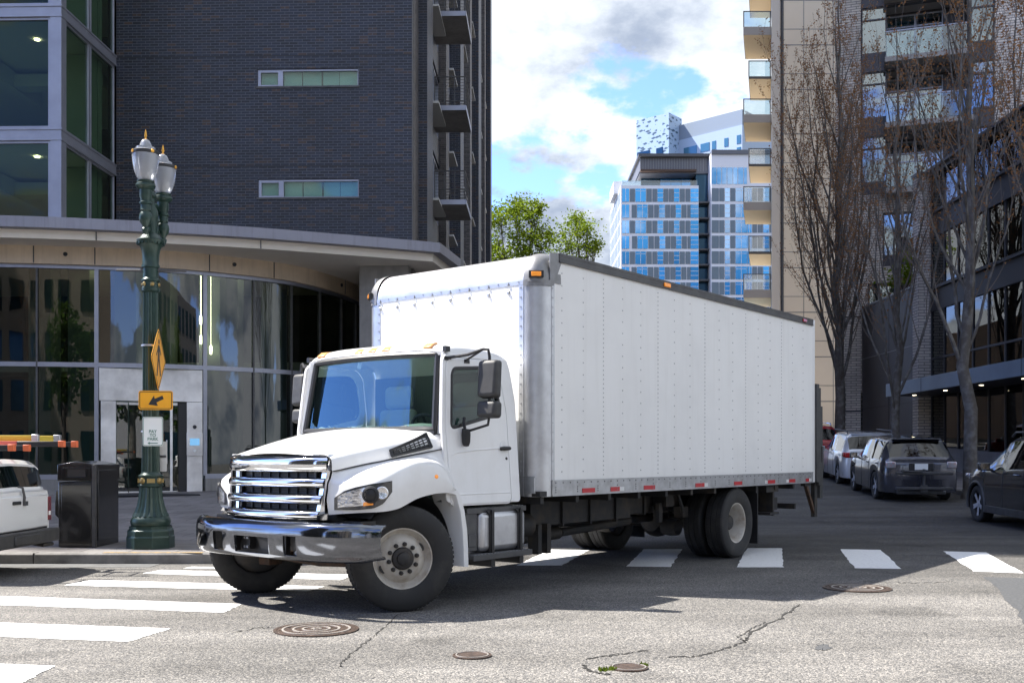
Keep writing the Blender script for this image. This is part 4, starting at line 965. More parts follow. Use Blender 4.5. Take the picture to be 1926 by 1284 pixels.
# curved lobby glazing
GL=[(-30,25.1),(-20,25.35),(-12.8,25.8),(-10.9,26.08),(-9.06,26.5),(-7.5,27.35),(-6.17,28.5),(-5.54,29.7),(-4.95,31.6),(-4.7,33.4)]
gl_x=[(i,p[0]) for i,p in enumerate(GL)]; gl_y=[(i,p[1]) for i,p in enumerate(GL)]
def G(s): return toB(spline(gl_x,s),spline(gl_y,s))
def Gs_for_px(px):
    lo,hi=0,len(GL)-1
    for _ in range(50):
        m=(lo+hi)/2; q=CX+FPX*spline(gl_x,m)/spline(gl_y,m)
        if q<px: lo=m
        else: hi=m
    return lo
def normal(s):
    a,b=Vector(G(max(s-.03,0))),Vector(G(min(s+.03,len(GL)-1))); d=(b-a).normalized(); return Vector((d.y,-d.x,0))
def strip(s0,s1,z0,z1,off=0,n=8,t=None):
    mb=MB(); vs=[]
    for k in range(n+1):
        s=lerp(s0,s1,k/n); p=Vector(G(s)); nn=normal(s); o=p+nn*off
        if t is None: vs.append([(o.x,o.y,z0),(o.x,o.y,z1)])
        else:
            q=p+nn*(off-t); vs.append([(o.x,o.y,z0),(o.x,o.y,z1),(q.x,q.y,z1),(q.x,q.y,z0)])
    mb.loft(vs,close=t is not None)
    if t is not None: mb.add(vs[0],[(0,1,2,3)]); mb.add(vs[-1],[(0,1,2,3)])
    return mb
S=[Gs_for_px(p) for p in (-900,-640,-450,-300,-180,-50,70,182,385,476,547,601,641,668,683)]
ZS,ZM,ZG,ZC=.86,3.62,6.11,6.59
def gpost(s,z0,z1,w=.07,dd=.12):
    p=Vector(G(s)); nn=normal(s); t=Vector((-nn.y,nn.x,0)); mb=MB()
    c=[p+t*a*w/2+nn*b for a,b in ((-1,.05),(1,.05),(1,.05-dd),(-1,.05-dd))]
    return mb.prism([(v.x,v.y) for v in c],z0,z1,'z')
for i,(a,b) in enumerate(zip(S,S[1:])):
    for z0,z1 in ((ZS,ZM),(ZM+.07,ZG)):
        if i==7 and z0==ZS: continue
        w=bp_('curtain_wall_pane',strip(a,b,z0,z1,0,10),MT['lobby_glass'],smooth=60)
    # frame round each bay
    bp_('mullion',gpost(a,ZS-.02,ZG,.045 if i not in (7,8) else .1),MT['frame'] if i in (7,8) else MT['rail'])
bp_('mullion_rail',strip(S[0],S[-1],ZM-.03,ZM+.085,.05,60,.12),MT['frame'],smooth=60)
bp_('head_rail',strip(S[0],S[-1],ZG-.05,ZG+.04,.06,60,.14),MT['frame'],smooth=60)
bp_('sill_rail',strip(S[0],S[7],ZS-.1,ZS+.02,.06,40,.16),MT['frame'],smooth=60)
bp_('sill_rail',strip(S[8],S[-1],ZS-.1,ZS+.02,.06,40,.16),MT['frame'],smooth=60)
bp_('base_wall',strip(S[0],S[7],-.1,ZS-.1,.08,40,.3),MT['conc'],smooth=60)
bp_('base_wall',strip(S[8],S[-1],-.1,ZS-.1,.08,40,.3),MT['conc'],smooth=60)
band=strip(S[0],S[-1],ZG+.04,ZC+.02,.16,60,.3)
for px in (67,181,391,510,640):
    s=Gs_for_px(px); p=Vector(G(s))+normal(s)*.16; band.box(p.x-.012,p.x+.012,p.y-.012,p.y+.012,ZG+.05,ZC,1)
for px in (126,437,633):
    s=Gs_for_px(px); p=Vector(G(s))+normal(s)*.16; band.lathe([(.055,0),(.05,.03),(0,.03)],12,T((p.x,p.y,6.40))@normal(s).to_track_quat('Z','Y').to_matrix().to_4x4(),2)
bp_('stone_band',band,[MT['beige'],MT['rail'],MT['black']],smooth=60)
# canopy
CE=[(-30,24.2),(-20,24.3),(-12.3,24.75),(-9.5,25.25),(-6.98,25.9),(-4.5,26.85),(-2.13,27.85)]
ce_x=[(i,p[0]) for i,p in enumerate(CE)]; ce_y=[(i,p[1]) for i,p in enumerate(CE)]
E_=[toB(spline(ce_x,i/8),spline(ce_y,i/8)) for i in range(49)]
endB=toB(-1.75,30.0)
def cprof(p,q,back):   # section: outer fascia, step, beige edge, soffit to the back
    nn=q
    return [(back.x,back.y,7.0),(p.x+nn.x*.0,p.y+nn.y*.0,7.06),(p.x+nn.x*.24,p.y+nn.y*.24,7.06),(p.x+nn.x*.24,p.y+nn.y*.24,6.80),(p.x+nn.x*.02,p.y+nn.y*.02,6.79),(p.x,p.y,ZC),(back.x,back.y,ZC)]
fas=[];bei=[];sof=[];top=[]
pts=[Vector(p) for p in E_]+[Vector(endB)]
for i,p in enumerate(pts):
    d=(pts[min(i+1,len(pts)-1)]-pts[max(i-1,0)]).normalized()
    if i==len(pts)-2: d=((pts[i]-pts[i-1]).normalized()+(pts[i+1]-pts[i]).normalized()).normalized()
    nn=Vector((d.y,-d.x,0)); o=p+nn*.26
    fas.append([(p.x,p.y,7.06),(o.x,o.y,7.06),(o.x,o.y,6.80),(p.x,p.y,6.795)]); bei.append([(p.x,p.y,6.795),(p.x-nn.x*.02,p.y-nn.y*.02,ZC),(p.x-nn.x*.12,p.y-nn.y*.12,ZC)])
    bk=Vector((min(p.x,-.3) if i<len(pts)-1 else -.3,7.0 if i<len(pts)-1 else 1.6,0)); sof.append([(p.x-nn.x*.1,p.y-nn.y*.1,ZC+.003),(bk.x,bk.y,ZC+.003)]); top.append([(p.x,p.y,7.055),(bk.x,bk.y,7.05)])
ca=bp_('canopy',MB().loft(sof).loft(top),MT['soffit'],smooth=0)
fm_=MB().loft(fas)
bp_('fascia',fm_,MT['fascia'],parent=ca,smooth=40)
mb=MB().loft(bei)
for i in (22,34): mb.box(pts[i].x-.008,pts[i].x+.008,pts[i].y-.03,pts[i].y,ZC+.0,6.79,1)
bp_('edge_band',mb,[MT['soffit'],MT['rail']],parent=ca,smooth=40)
p0,p1=toB(-4.22,28.5),toB(-2.9,28.45)
bp_('concrete_column',MB().box(p0[0],p1[0]+.05,p0[1],p0[1]+.9,0,ZC+.002),MT['conc'],bevel=.01)
bp_('corner_wall',MB().box(p1[0]-.2,-.02,.45,9,.0,6.55),MT['conc'],smooth=0)
# entrance: stainless portal, glazed doors, intercom
sa,sb=S[7],S[8]; A=Vector(G(sa)); B=Vector(G(sb)); dv=(B-A); L=dv.length; dv.normalize(); ang=math.atan2(dv.y,dv.x)
EM=T(A)@Euler((0,0,ang)).to_matrix().to_4x4()
def ep(name,mb,mats,**k):
    mb.v=[tuple(EM@Vector(v)) for v in mb.v]; return bp_(name,mb,mats,**k)
zf=.31; zd=2.72
x1,x2=L*.175,L*.83
ep('portal_header',MB().box(.06,L-.06,-.1,.02,zd+.03,ZM-.05),MT['steel'],bevel=.004)
ep('portal_panel',MB().box(.1,x1,-.1,.02,zf-.05,zd+.02),MT['steel'],bevel=.004)
pr=ep('portal_panel',MB().box(x2,L-.06,-.1,.02,zf-.05,zd+.02),MT['steel'],bevel=.004)
xm=(x2+L-.06)/2
ic=ep('intercom',MB().box(xm-.2,xm+.2,-.125,-.1,1.35,1.95),[MT['steel']],bevel=.006)
mbx=MB().box(xm-.12,xm+.12,-.131,-.126,1.62,1.80); mbx.v=[tuple(EM@Vector(v)) for v in mbx.v]; mbx.build('screen',MT['screen'],ic)
mbx=MB().lathe([(.04,0),(.035,.01),(0,.01)],12,T((xm,-.126,1.48))@Euler((R(90),0,0)).to_matrix().to_4x4()); mbx.v=[tuple(EM@Vector(v)) for v in mbx.v]; mbx.build('button',MT['signw'],ic)
ep('door_camera',MB().lathe([(.05,0),(.04,.03),(0,.035)],14,T((xm,-.1,2.1))@Euler((R(90),0,0)).to_matrix().to_4x4()),MT['black'])
dw=[(x1,x1+(x2-x1)*.17),(x1+(x2-x1)*.17,x1+(x2-x1)*.77),(x1+(x2-x1)*.77,x2-.22)]
for i,(a,b) in enumerate(dw):
    mb=MB().box(a+.01,b-.01,-.03,.0,zf+.0,zf+.13).box(a+.01,b-.01,-.03,.0,zd-.07,zd)
    if i==2: mb.box(a-.02,a+.045,-.035,.005,zf,zd)
    mb.v=[tuple(EM@Vector(v)) for v in mb.v]; d=bp_('door',mb,MT['steel'],bevel=.003)
    mb=MB().box(a+.012,b-.012,-.018,-.012,zf+.13,zd-.07); mb.v=[tuple(EM@Vector(v)) for v in mb.v]; mb.build('pane',MT['door_glass'],d,smooth=0)
    if i==1:
        mb=MB().tube([(b-.1,-.03,1.15),(b-.1,-.09,1.15),(b-.1,-.09,1.75),(b-.1,-.03,1.75)],.014,8); mb.v=[tuple(EM@Vector(v)) for v in mb.v]; mb.build('handle',MT['steel'],d)
ep('door_jamb',MB().box(x2-.21,x2-.002,-.05,.0,zf,zd),MT['black'])
# lobby interior
mb=MB()
a,b=toB(-32,34.5),toB(-3.2,34.5)
mb.box(a[0],b[0],a[1],a[1]+.1,0,ZC,1).box(a[0],b[0]-.1,-2.2,a[1],.2,.27,1)
c0=toB(-4.2,30)
for px,dd in ((30,2.2),(110,2.6),(215,2.4),(330,3.0),(455,2.2),(515,2.4),(580,1.2)):
    s=Gs_for_px(px); p=Vector(G(s))-normal(s)*dd; mb.box(p.x-.3,p.x+.3,p.y-.3,p.y+.3,.2,ZC-.02,2)
for px in (45,105,150,225,260,415,445,500,530,570,590,120,250,430):
    s=Gs_for_px(px); q=rnd.uniform(1.0,5); p=Vector(G(s))-normal(s)*q; mb.lathe([(.09,0),(0,-.004)],10,T((p.x,p.y,ZC-.03 if rnd.random()<.6 else ZM+.3)),3)
mb.box(a[0],b[0]-1,3.0,a[1],ZM+.32,ZM+.6,0)
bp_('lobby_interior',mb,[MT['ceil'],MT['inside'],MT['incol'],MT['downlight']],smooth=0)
for px,dz,dd in ((412,5.2,1.6),(422,4.7,2.0),(436,4.4,1.7)):
    s=Gs_for_px(px); p=Vector(G(s))-normal(s)*dd
    bp_('pendant_lamp',MB().lathe([(.03,-.22),(.045,-.1),(.04,0),(.01,.03)],10,T((p.x,p.y,dz))).tube([(p.x,p.y,dz),(p.x,p.y,ZC)],.006,4),MT['downlight'])
# door mat lies outside the entrance
mm=EM@Vector((L*.5,-1.0,0)); mw=bld.matrix_basis
t=MB().box(-1.15,1.15,-.5,.5,0,.015).build('door_mat',mat('dark_door_mat',(.02,.02,.022),.95,bump=(90,.5,.004)),bevel=.004)
wp=Matrix.Translation((BX,BY,0))@Matrix.Rotation(BR,4,'Z')@mm; t.location=(wp.x,wp.y,paveh(wp.x,wp.y)+.003); t.rotation_euler=(R(.77),0,BR+ang)
tag(t,'dark mat lying on the pavement before the stainless entrance doors','door mat')
# ---------------------------------------------------------------- twin lamp post
LPX,LPY=-4.77,13.62; LZ=.143
lp=thing('street_lamp','ornate dark green twin street lamp with frosted acorn globes and gold finials','street lamp',(LPX,LPY,LZ))
mb=MB().lathe([(.305,0),(.305,.15),(.295,.16),(.295,.23),(.272,.25),(.272,.29)],8,Euler((0,0,R(22.5))).to_matrix().to_4x4())
mb.lathe([(.24,.29),(.252,.32),(.257,.35),(.245,.385),(.235,.40),(.22,.42),(.2,.45)],32)
lb=mb.build('base',MT['green'],lp,bevel=.012,smooth=40)
mb=MB().lathe([(.235,.42),(.205,.47),(.175,.55),(.155,.65),(.145,.76),(.142,.82)],40,flute=.07)
mb.lathe([(.118,.98),(.112,1.2),(.103,2.2),(.094,3.4)],40,flute=.09)
mb.build('shaft',MT['green'],lp,smooth=0)
mb=MB().lathe([(.14,.80),(.16,.815),(.16,.83),(.15,.84),(.15,.93),(.16,.94),(.16,.955),(.13,.97),(.115,1.0)],32)
for k in range(8):
    a=k*math.pi/4+.35
    if k%2: mb.lathe([(.045,-.0),(.035,.02),(0,.03)],12,T((.148*math.cos(a),.148*math.sin(a),.885))@Euler((0,R(90),a)).to_matrix().to_4x4(),1)
    else: mb.cbox((.148*math.cos(a),.148*math.sin(a),.885),(.03,.1,.055),(0,0,a),1)
mb.build('lower_collar',[MT['green'],MT['goldold']],lp,smooth=40)
mb=MB().lathe([(.09,3.36),(.115,3.38),(.118,3.42),(.105,3.43),(.105,3.5),(.118,3.51),(.118,3.53),(.1,3.55),(.1,3.68),(.115,3.69),(.115,3.72),(.105,3.74),(.108,3.86),(.125,3.94),(.15,3.99),(.175,4.02),(.178,4.05),(.15,4.07),(.13,4.10),(.085,4.14),(.085,4.3)],32)
for k in range(20):
    a=k*math.pi/10; mb.cbox((.165*math.cos(a),.165*math.sin(a),4.005),(.03,.025,.03),(0,0,a))
for k in range(6): mb.lathe([(.03,-.0),(.02,.015),(0,.02)],10,T((.108*math.cos(k*1.047),.108*math.sin(k*1.047),3.465))@Euler((0,R(90),k*1.047)).to_matrix().to_4x4(),1)
mb.build('capital',[MT['green'],MT['goldold']],lp,smooth=40)
mb=MB().lathe([(.085,4.3),(.1,4.36),(.085,4.45),(.06,4.5),(.05,4.6),(.075,4.63),(.07,4.66),(.04,4.7),(.055,4.78),(.04,4.86),(.0,4.9)],24)
for s in (-1,1):
    mb.tube([(0,s*.06,4.2),(0,s*.16,4.16),(0,s*.24,4.2),(0,s*.3,4.3)],.03,8).tube([(0,s*.06,4.5),(0,s*.2,4.56),(0,s*.3,4.52)],.028,8)
    mb.tube([(0,s*.12+.07*math.cos(a)*s,4.36+.09*math.sin(a)) for a in [k*.6 for k in range(11)]],.018,6)
    mb.prism([(s*.04,4.2),(s*.26,4.3),(s*.28,4.5),(s*.04,4.45)],-.012,.012,'x')
mb.build('arm',MT['green'],lp,smooth=40)
MT['globe']=mat('frosted_acrylic_globe',(.55,.58,.64),.2,trans=.6,coat=.4,bump=(14,.1,.01))
for s in (-1,1):
    M=T((.05,s*.33,0))
    hp=[(0,4.06),(.03,4.065),(.045,4.1),(.05,4.13),(.035,4.15),(.04,4.17),(.072,4.22),(.084,4.27),(.076,4.32),(.058,4.35),(.07,4.37),(.066,4.38),(.064,4.44),(.08,4.45),(.08,4.47),(.066,4.48),(.066,4.52),(.076,4.54),(.076,4.63),(.108,4.65),(.125,4.68),(.12,4.705),(.098,4.72),(.108,4.735),(.108,4.745),(.085,4.75)]
    MB().lathe(hp,28,M).build('lamp_holder',MT['green'],lp,smooth=40)
    z0=4.745
    MB().lathe([(.082,z0),(.115,z0+.055),(.142,z0+.125),(.163,z0+.225),(.170,z0+.32),(.169,z0+.355)],32,M).build('globe',MT['globe'],lp,smooth=60)
    mb=MB().lathe([(.172,z0+.335),(.178,z0+.34),(.178,z0+.375),(.172,z0+.38)],32,M)
    for k in range(4): mb.lathe([(.024,0),(.018,.012),(0,.014)],10,M@T((.178*math.cos(k*1.57+1.1*s+3.5),.178*math.sin(k*1.57+1.1*s+3.5),z0+.358))@Euler((0,R(90),k*1.57+1.1*s+3.5)).to_matrix().to_4x4(),1)
    mb.build('globe_band',[MT['black'],MT['gold']],lp,smooth=40)
    MB().lathe([(.165,z0+.375),(.142,z0+.395),(.122,z0+.405),(.12,z0+.43),(.08,z0+.443),(.07,z0+.48),(.056,z0+.515),(.032,z0+.535),(0,z0+.54)],32,M).build('globe_lid',MT['globe'],lp,smooth=50)
    zf_=z0+.535
    MB().lathe([(.024,zf_-.005),(.024,zf_+.008),(.01,zf_+.016),(.01,zf_+.03),(.02,zf_+.052),(.012,zf_+.075),(.014,zf_+.084),(.005,zf_+.12),(0,zf_+.138)],14,M).build('finial',MT['gold'],lp,smooth=50)
    MB().lathe([(.03,z0+.02),(.028,z0+.28),(0,z0+.3)],12,M).build('bulb',MT['signw'],lp)
mb=MB().tube([(-.45,0,3.66),(.47,0,3.65)],.017,8)
mb.box(-.13,-.1,-.02,.02,3.63,3.69).box(.1,.13,-.02,.02,3.63,3.69)
mb.build('banner_bar',MT['rail'],lp)
for z in (2.66,1.99,1.53):
    MB().lathe([(.122,z-.012),(.124,z),(.122,z+.012)],24).build('strap_band',MT['alud'],lp)
# --- signs hung on the post
def sign(name,label,loc,nrm):
    q=Vector(nrm).normalized(); x=Vector((-q.y,q.x,0)).normalized(); M=Matrix((( x.x,0,q.x,loc[0]),(x.y,0,q.y,loc[1]),(0,1,0,loc[2]),(0,0,0,1)))
    t=thing(name,label,'sign',loc); inv=Matrix.Translation(-Vector(loc))@M
    return t,inv
c=at(293,752.5,13.37)
t,M=sign('arrow_sign','yellow rectangular sign with a black arrow pointing down to the left',c,(.13,-1,0))
w,h=.215,.124
MB().plate([rrect(-w,w,-h,h,.03)],.004,0,M).build('sign_plate',[MT['signy']],t)
MB().plate([rrect(-w+.012,w-.012,-h+.012,h-.012,.022),rrect(-w+.02,w-.02,-h+.02,h-.02,.016)],.002,0,M@T((0,0,.003))).build('border',MT['black'],t)
ar=[(-.092,-.055),(-.022,.062),(-.012,.02),(.085,.062),(.10,.018),(.01,-.028),(.028,-.072)]
MB().plate([ar],.002,0,M@T((0,0,.003))).build('arrow',MT['black'],t)
c=at(287.5,811,13.42); t,M=sign('parking_sign','white PAY TO PARK sign with dark green lettering and a left arrow',c,(.13,-1,0))
w,h=.128,.19
MB().plate([rrect(-w,w,-h,h,.022)],.004,0,M).build('sign_plate',[MT['signw']],t)
MB().plate([rrect(-w+.006,w-.006,-h+.006,h-.006,.018),rrect(-w+.012,w-.012,-h+.012,h-.012,.014)],.002,0,M@T((0,0,.003))).build('border',MT['signg'],t)
for i,s_ in enumerate(('PAY','TO','PARK')): MB().text(s_,.056,M@T((0,-.002-i*.049,.003))).build('lettering',MT['signg'],t,smooth=0)
MB().plate([[(-.065,-.152),(-.04,-.135),(-.04,-.147),(.062,-.147),(.062,-.157),(-.04,-.157),(-.04,-.169)]],.002,0,M@T((0,0,.003))).build('arrow',MT['signg'],t)
c=at(298,676,13.5); t,M=sign('pedestrian_sign','yellow diamond sign with a walking figure, seen almost edge on beside the lamp post',c,(.993,.11,0))
d=.415
dia=rpoly([(0,-d),(d,0),(0,d),(-d,0)],.05)
MB().plate([dia],.004,0,M).build('sign_plate',[MT['signy']],t)
MB().plate([rpoly([(0,-d+.025),(d-.025,0),(0,d-.025),(-d+.025,0)],.045),rpoly([(0,-d+.042),(d-.042,0),(0,d-.042),(-d+.042,0)],.04)],.002,0,M@T((0,0,.003))).build('border',MT['black'],t)
mb=MB()
mb.plate([[(.035*math.cos(a)+.02,.235+.035*math.sin(a)) for a in [k*.5 for k in range(13)]]],.002,0,M@T((0,0,.003)))
for pl in ([(-.03,.19),(.05,.19),(.055,.02),(-.045,.02)],[(-.045,.02),(.01,.02),(-.07,-.22),(-.12,-.22)],[(.0,.02),(.055,.02),(.13,-.2),(.08,-.22)],[(-.03,.185),(-.025,.13),(-.11,.04),(-.13,.06)],[(.05,.185),(.05,.13),(.12,.06),(.14,.08)]):
    mb.plate([pl],.002,0,M@T((0,0,.0032)))
mb.build('walking_figure',MT['black'],t)
c=at(305,858,13.8); t,M=sign('small_sign','plain grey back of a narrow sign fixed low behind the lamp post',c,(.3,-1,0))
MB().plate([rrect(-.06,.06,-.2,.2,.015)],.004,0,M).build('sign_plate',MT['signback'],t); MB().cbox((0,0,0),(.1,.02,.03),mi=0).build('clamp',MT['rail'],t)
# ---------------------------------------------------------------- litter bin
tb=thing('litter_bin','glossy black litter bin with a sloped lid on the pavement','litter bin',(-5.72,13.98,.15),R(-3))
mb=MB().box(-.26,.24,-.36,.36,.0,.86); body=mb.build('body',MT['bin'],tb,bevel=.012)
MB().box(-.215,.195,-.372,-.36,.06,.83).build('front_door',MT['bin'],tb,bevel=.006)
MB().box(.243,.255,-.3,.3,.08,1.02).build('side_panel',MT['bin'],tb,bevel=.006)
mb=MB().prism([(-.27,.875),(.25,.875),(.25,1.09),(-.01,1.135),(-.27,1.09)],-.37,.37)
lid=mb.build('lid',MT['bin'],tb,bevel=.01)
MB().plate([rrect(-.2,.18,.91,1.05,.02),rrect(-.14,.12,.925,1.035,.015)],.02,.003,T((0,-.375,0))@XZ).build('mouth_frame',MT['bin'],tb)
MB().box(-.13,.11,-.374,-.37,.93,1.03).build('mouth',MT['black'],tb)
MB().box(.2,.255,-.378,-.33,.0,1.09).build('corner_post',MT['trim'],tb,bevel=.008)
MB().prism([(-.36,.42),(-.262,.32),(-.262,.74),(-.36,.74)],-.25,.1).build('side_holder',MT['bin'],tb,bevel=.006)
# ---------------------------------------------------------------- parked cars
def paint(name,c,metal=.5,rough=.28): return mat(name,c,rough,metal,coat=1.0)
def car(name,label,cat,loc,rz,sp,group=None,scale=1.0):
    t=thing(name,label,cat,loc,rz,group); t.scale=(scale,)*3
    L=sp['L']; xs=sorted(set([round(-L/2+L*i/84,4) for i in range(85)]+[round(x,4) for x,_ in sp['roof']]+[round(q,4) for ab in sp['side']+sp['top'] for q in ab]))
    Rw=sp['R']; zb0=sp['zb']
    def zb(x):
        z=zb0
        for xw in (sp['xr'],sp['xf']):
            d=abs(x-xw); ra=Rw+.07
            if d<ra: z=max(z,Rw+math.sqrt(ra*ra-d*d)*.98-.02)
        return z
    def ring(x):
        hw=spline(sp['hw'],x); be=spline(sp['belt'],x); zr=interp(sp['roof'],x); rh=spline(sp['rhw'],x); b=zb(x); k=zr-be
        mid=max(lerp(b,be,.5),b+.03)
        h=[(hw-.2,b),(hw-.012,b),(hw,b+.03),(hw+.012,mid),(hw-.004,be-.07 if be-.07>mid else lerp(mid,be,.6)),(hw-.035,be),(lerp(hw-.05,rh,.5),be+k*.5),(rh,be+k*.82),(rh-.09,be+k*.945),(rh*.55,be+k*.99),(0,zr+.008)]
        return [(x,y,z) for y,z in h]+[(x,-y,z) for y,z in h[-2::-1]]
    n=21; rings=[ring(x) for x in xs]
    body=MB(); glassm={}
    for i in range(len(xs)-1):
        xm=(xs[i]+xs[i+1])/2
        for k in range(n-1):
            key=None
            kk=k if k<10 else 19-k
            if kk in (5,6):
                for j,(a,b) in enumerate(sp['side']):
                    if a<xm<b: key=('side_window',j,k<10)
            if kk in (7,8,9):
                for j,(a,b) in enumerate(sp['top']):
                    if a<xm<b: key=('windscreen' if j==0 else 'rear_window',j,0)
            m=body if key is None else glassm.setdefault(key,MB())
            m.add([rings[i][k],rings[i][k+1],rings[i+1][k+1],rings[i+1][k]],[(0,1,2,3)])
    for r in (rings[0],rings[-1]):
        for k in range(10): body.add([r[k],r[k+1],r[n-2-k],r[n-1-k]],[(0,1,2,3)])
    def weld(o):
        bm=bmesh.new(); bm.from_mesh(o.data); bmesh.ops.remove_doubles(bm,verts=bm.verts,dist=.0005); bmesh.ops.recalc_face_normals(bm,faces=bm.faces); bm.to_mesh(o.data); bm.free()
        o.data.polygons.foreach_set('use_smooth',[True]*len(o.data.polygons)); o.data.set_sharp_from_angle(angle=R(38))
    o=body.build('body',[sp['paint']],t,smooth=0,recalc=False); weld(o)
    for (nm,j,s),m in glassm.items(): g=m.build(nm,[MT['darkglass']],t,smooth=0,recalc=False); weld(g)
    for xq in (sp['side'][0][1]+.04,sp['side'][1][1]+.04,sp['side'][2][1]+.1):
        rr=ring(xq); 
        for s in (1,-1): MB().tube([(p[0],s*(p[1]+.001),p[2]) for p in rr[2:6]],.006,4).build('door_seam',MT['black'],t)
    MB().box(-L/2+.15,L/2-.2,-.62,.62,zb0+.02,.62).build('underbody',MT['black'],t)
    MB().box(sp['side'][0][0],sp['side'][-1][1]-.5,-.6,.6,.6,interp(sp['belt'],0)-.03).build('seats',MT['cabin'],t,bevel=.04)
    for xw in (sp['xr'],sp['xf']):
        for s in (1,-1):
            y=s*(spline(sp['hw'],xw)-.115); M=T((xw,y,Rw))@AX@(Matrix.Scale(-1,4,(0,0,1)) if s<0 else Matrix())
            w=MB().lathe(tyre_prof(Rw,.22,Rw*.68),36,M).build('wheel',MT['rubber'],t,smooth=40)
            mb=MB().lathe([(Rw*.7,.085),(Rw*.66,.1),(Rw*.63,.07),(Rw*.6,.0),(0,-.02)],30,M,1)
            for k in range(sp.get('spokes',5)):
                a=2*math.pi*k/sp.get('spokes',5)+.3
                for da in (-.12,.12): mb.add([(.03*math.cos(a+1.57),.03*math.sin(a+1.57),.07),(.03*math.cos(a-1.57),.03*math.sin(a-1.57),.07),(Rw*.65*math.cos(a+da-.09),Rw*.65*math.sin(a+da-.09),.085),(Rw*.65*math.cos(a+da+.09),Rw*.65*math.sin(a+da+.09),.085)],[(0,1,2,3)],0,M)
            mb.lathe([(.055,.06),(.05,.085),(0,.09)],14,M)
            mb.build('rim',[sp.get('rim',MT['alloy']),MT['black']],w,smooth=40)
    for s in (1,-1):
        xm=sp['side'][-1][1]-.18; y=s*(spline(sp['hw'],xm)+.1); z=spline(sp['belt'],xm)+.07
        m=MB().cbox((xm,y,z),(.12,.2,.15)).cbox((xm+.02,s*(spline(sp['hw'],xm)-.03),z-.06),(.08,.16,.05)); mm=m.build('mirror',sp.get('mirrorpaint',sp['paint']),t,bevel=.03,seg=3)
        MB().cbox((xm-.062,y,z),(.006,.16,.11)).build('mirror_glass',MT['chrome'],mm)
        for (a,b) in sp['side'][:2]:
            xh=a+.12; MB().tube([(xh,s*(spline(sp['hw'],xh)+.0),spline(sp['belt'],xh)-.1),(xh+.03,s*(spline(sp['hw'],xh)+.03),spline(sp['belt'],xh)-.1),(xh+.17,s*(spline(sp['hw'],xh)+.03),spline(sp['belt'],xh)-.1),(xh+.2,s*(spline(sp['hw'],xh)+.0),spline(sp['belt'],xh)-.1)],.013,6).build('handle',sp.get('handle',sp['paint']),t)
    return t
def suv(L=4.7,H=1.66,hw=.92,belt=1.02,hood=.98,R_=.36,hatch=.28,xf=1.38,xr=-1.36,**k):
    a=L/2
    d=dict(L=L,R=R_,zb=.24,xf=xf,xr=xr,belt=[(-a,belt-.03),(-a+.3,belt+.03),(-.2,belt),(.9,belt-.04),(1.2,hood),(a-.45,hood-.08),(a-.12,hood-.2),(a,hood-.34)],
        roof=[(-a,belt),(-a+.12,belt+.05),(-a+.16,belt+.09),(-a+.16+hatch*1.15,H-.07),(-a+.2+hatch*1.35,H-.035),(-.9,H-.005),(-.4,H),(.1,H-.015),(.32,H-.05),(1.12,hood+.06),(1.25,hood+.035),(a-.45,hood-.03),(a-.12,hood-.15),(a,hood-.3)],
        hw=[(-a,hw-.16),(-a+.07,hw-.06),(-a+.35,hw-.01),(-1.0,hw),(1.2,hw),(a-.45,hw-.05),(a-.1,hw-.2),(a,hw-.34)],
        rhw=[(-a,hw-.2),(-a+.5,hw-.21),(-.3,hw-.19),(.4,hw-.22),(1.2,hw-.14),(a-.4,hw-.2),(a,hw-.45)],
        side=[],top=[(.36,1.1),(-a+.18,-a+.14+hatch*1.1)])
    d['side']=[(-a+.55,-.78),(-.7,.1),(.18,.92)]
    d.update(k); return d
def roof_rails(t,L,hw,H,x0,x1,m):
    for s in (1,-1):
        MB().tube([(x0,s*hw,H-.05),(x0+.12,s*hw,H+.035),(x1-.15,s*hw,H+.04),(x1,s*hw,H-.04)],.02,6).build('roof_rail',m,t)
def rear_kit(t,a,hw,lamps,plate_z,lampmat,bumpz=(.28,.52),exh=True,platem=None):
    for s in (1,-1):
        mb=MB()
        for (x0,x1,y0,y1,z0,z1,mi) in lamps: mb.box(-a+x0,-a+x1,min(s*y0,s*y1),max(s*y0,s*y1),z0,z1,mi)
        mb.build('tail_lamp',lampmat,t,bevel=.025,seg=3)
    MB().box(-a-.015,-a+.02,-.3,.3,plate_z-.09,plate_z+.09).build('plate_recess',MT['black'],t,bevel=.01)
    MB().box(-a-.022,-a-.014,-.16,.16,plate_z-.075,plate_z+.075).build('number_plate',MT['signw'],t)
    m=MB(); m.loft([[(-a-.05+.0*q+.25*abs(q)**6,q*(hw-.02),z) for q in [i/10-1 for i in range(21)]] for z in (bumpz[0],bumpz[0]+.05,bumpz[1]-.04,bumpz[1])]); m.build('bumper',platem or MT['trim'],t)
    MB().tube([(-a+.05,-hw*.6,.28),(-a-.03,-hw*.6,.27)],.035,10).build('exhaust_pipe',MT['chrome'],t)
G1='cars parked along the right kerb'
def groundz(y): return gz(y)
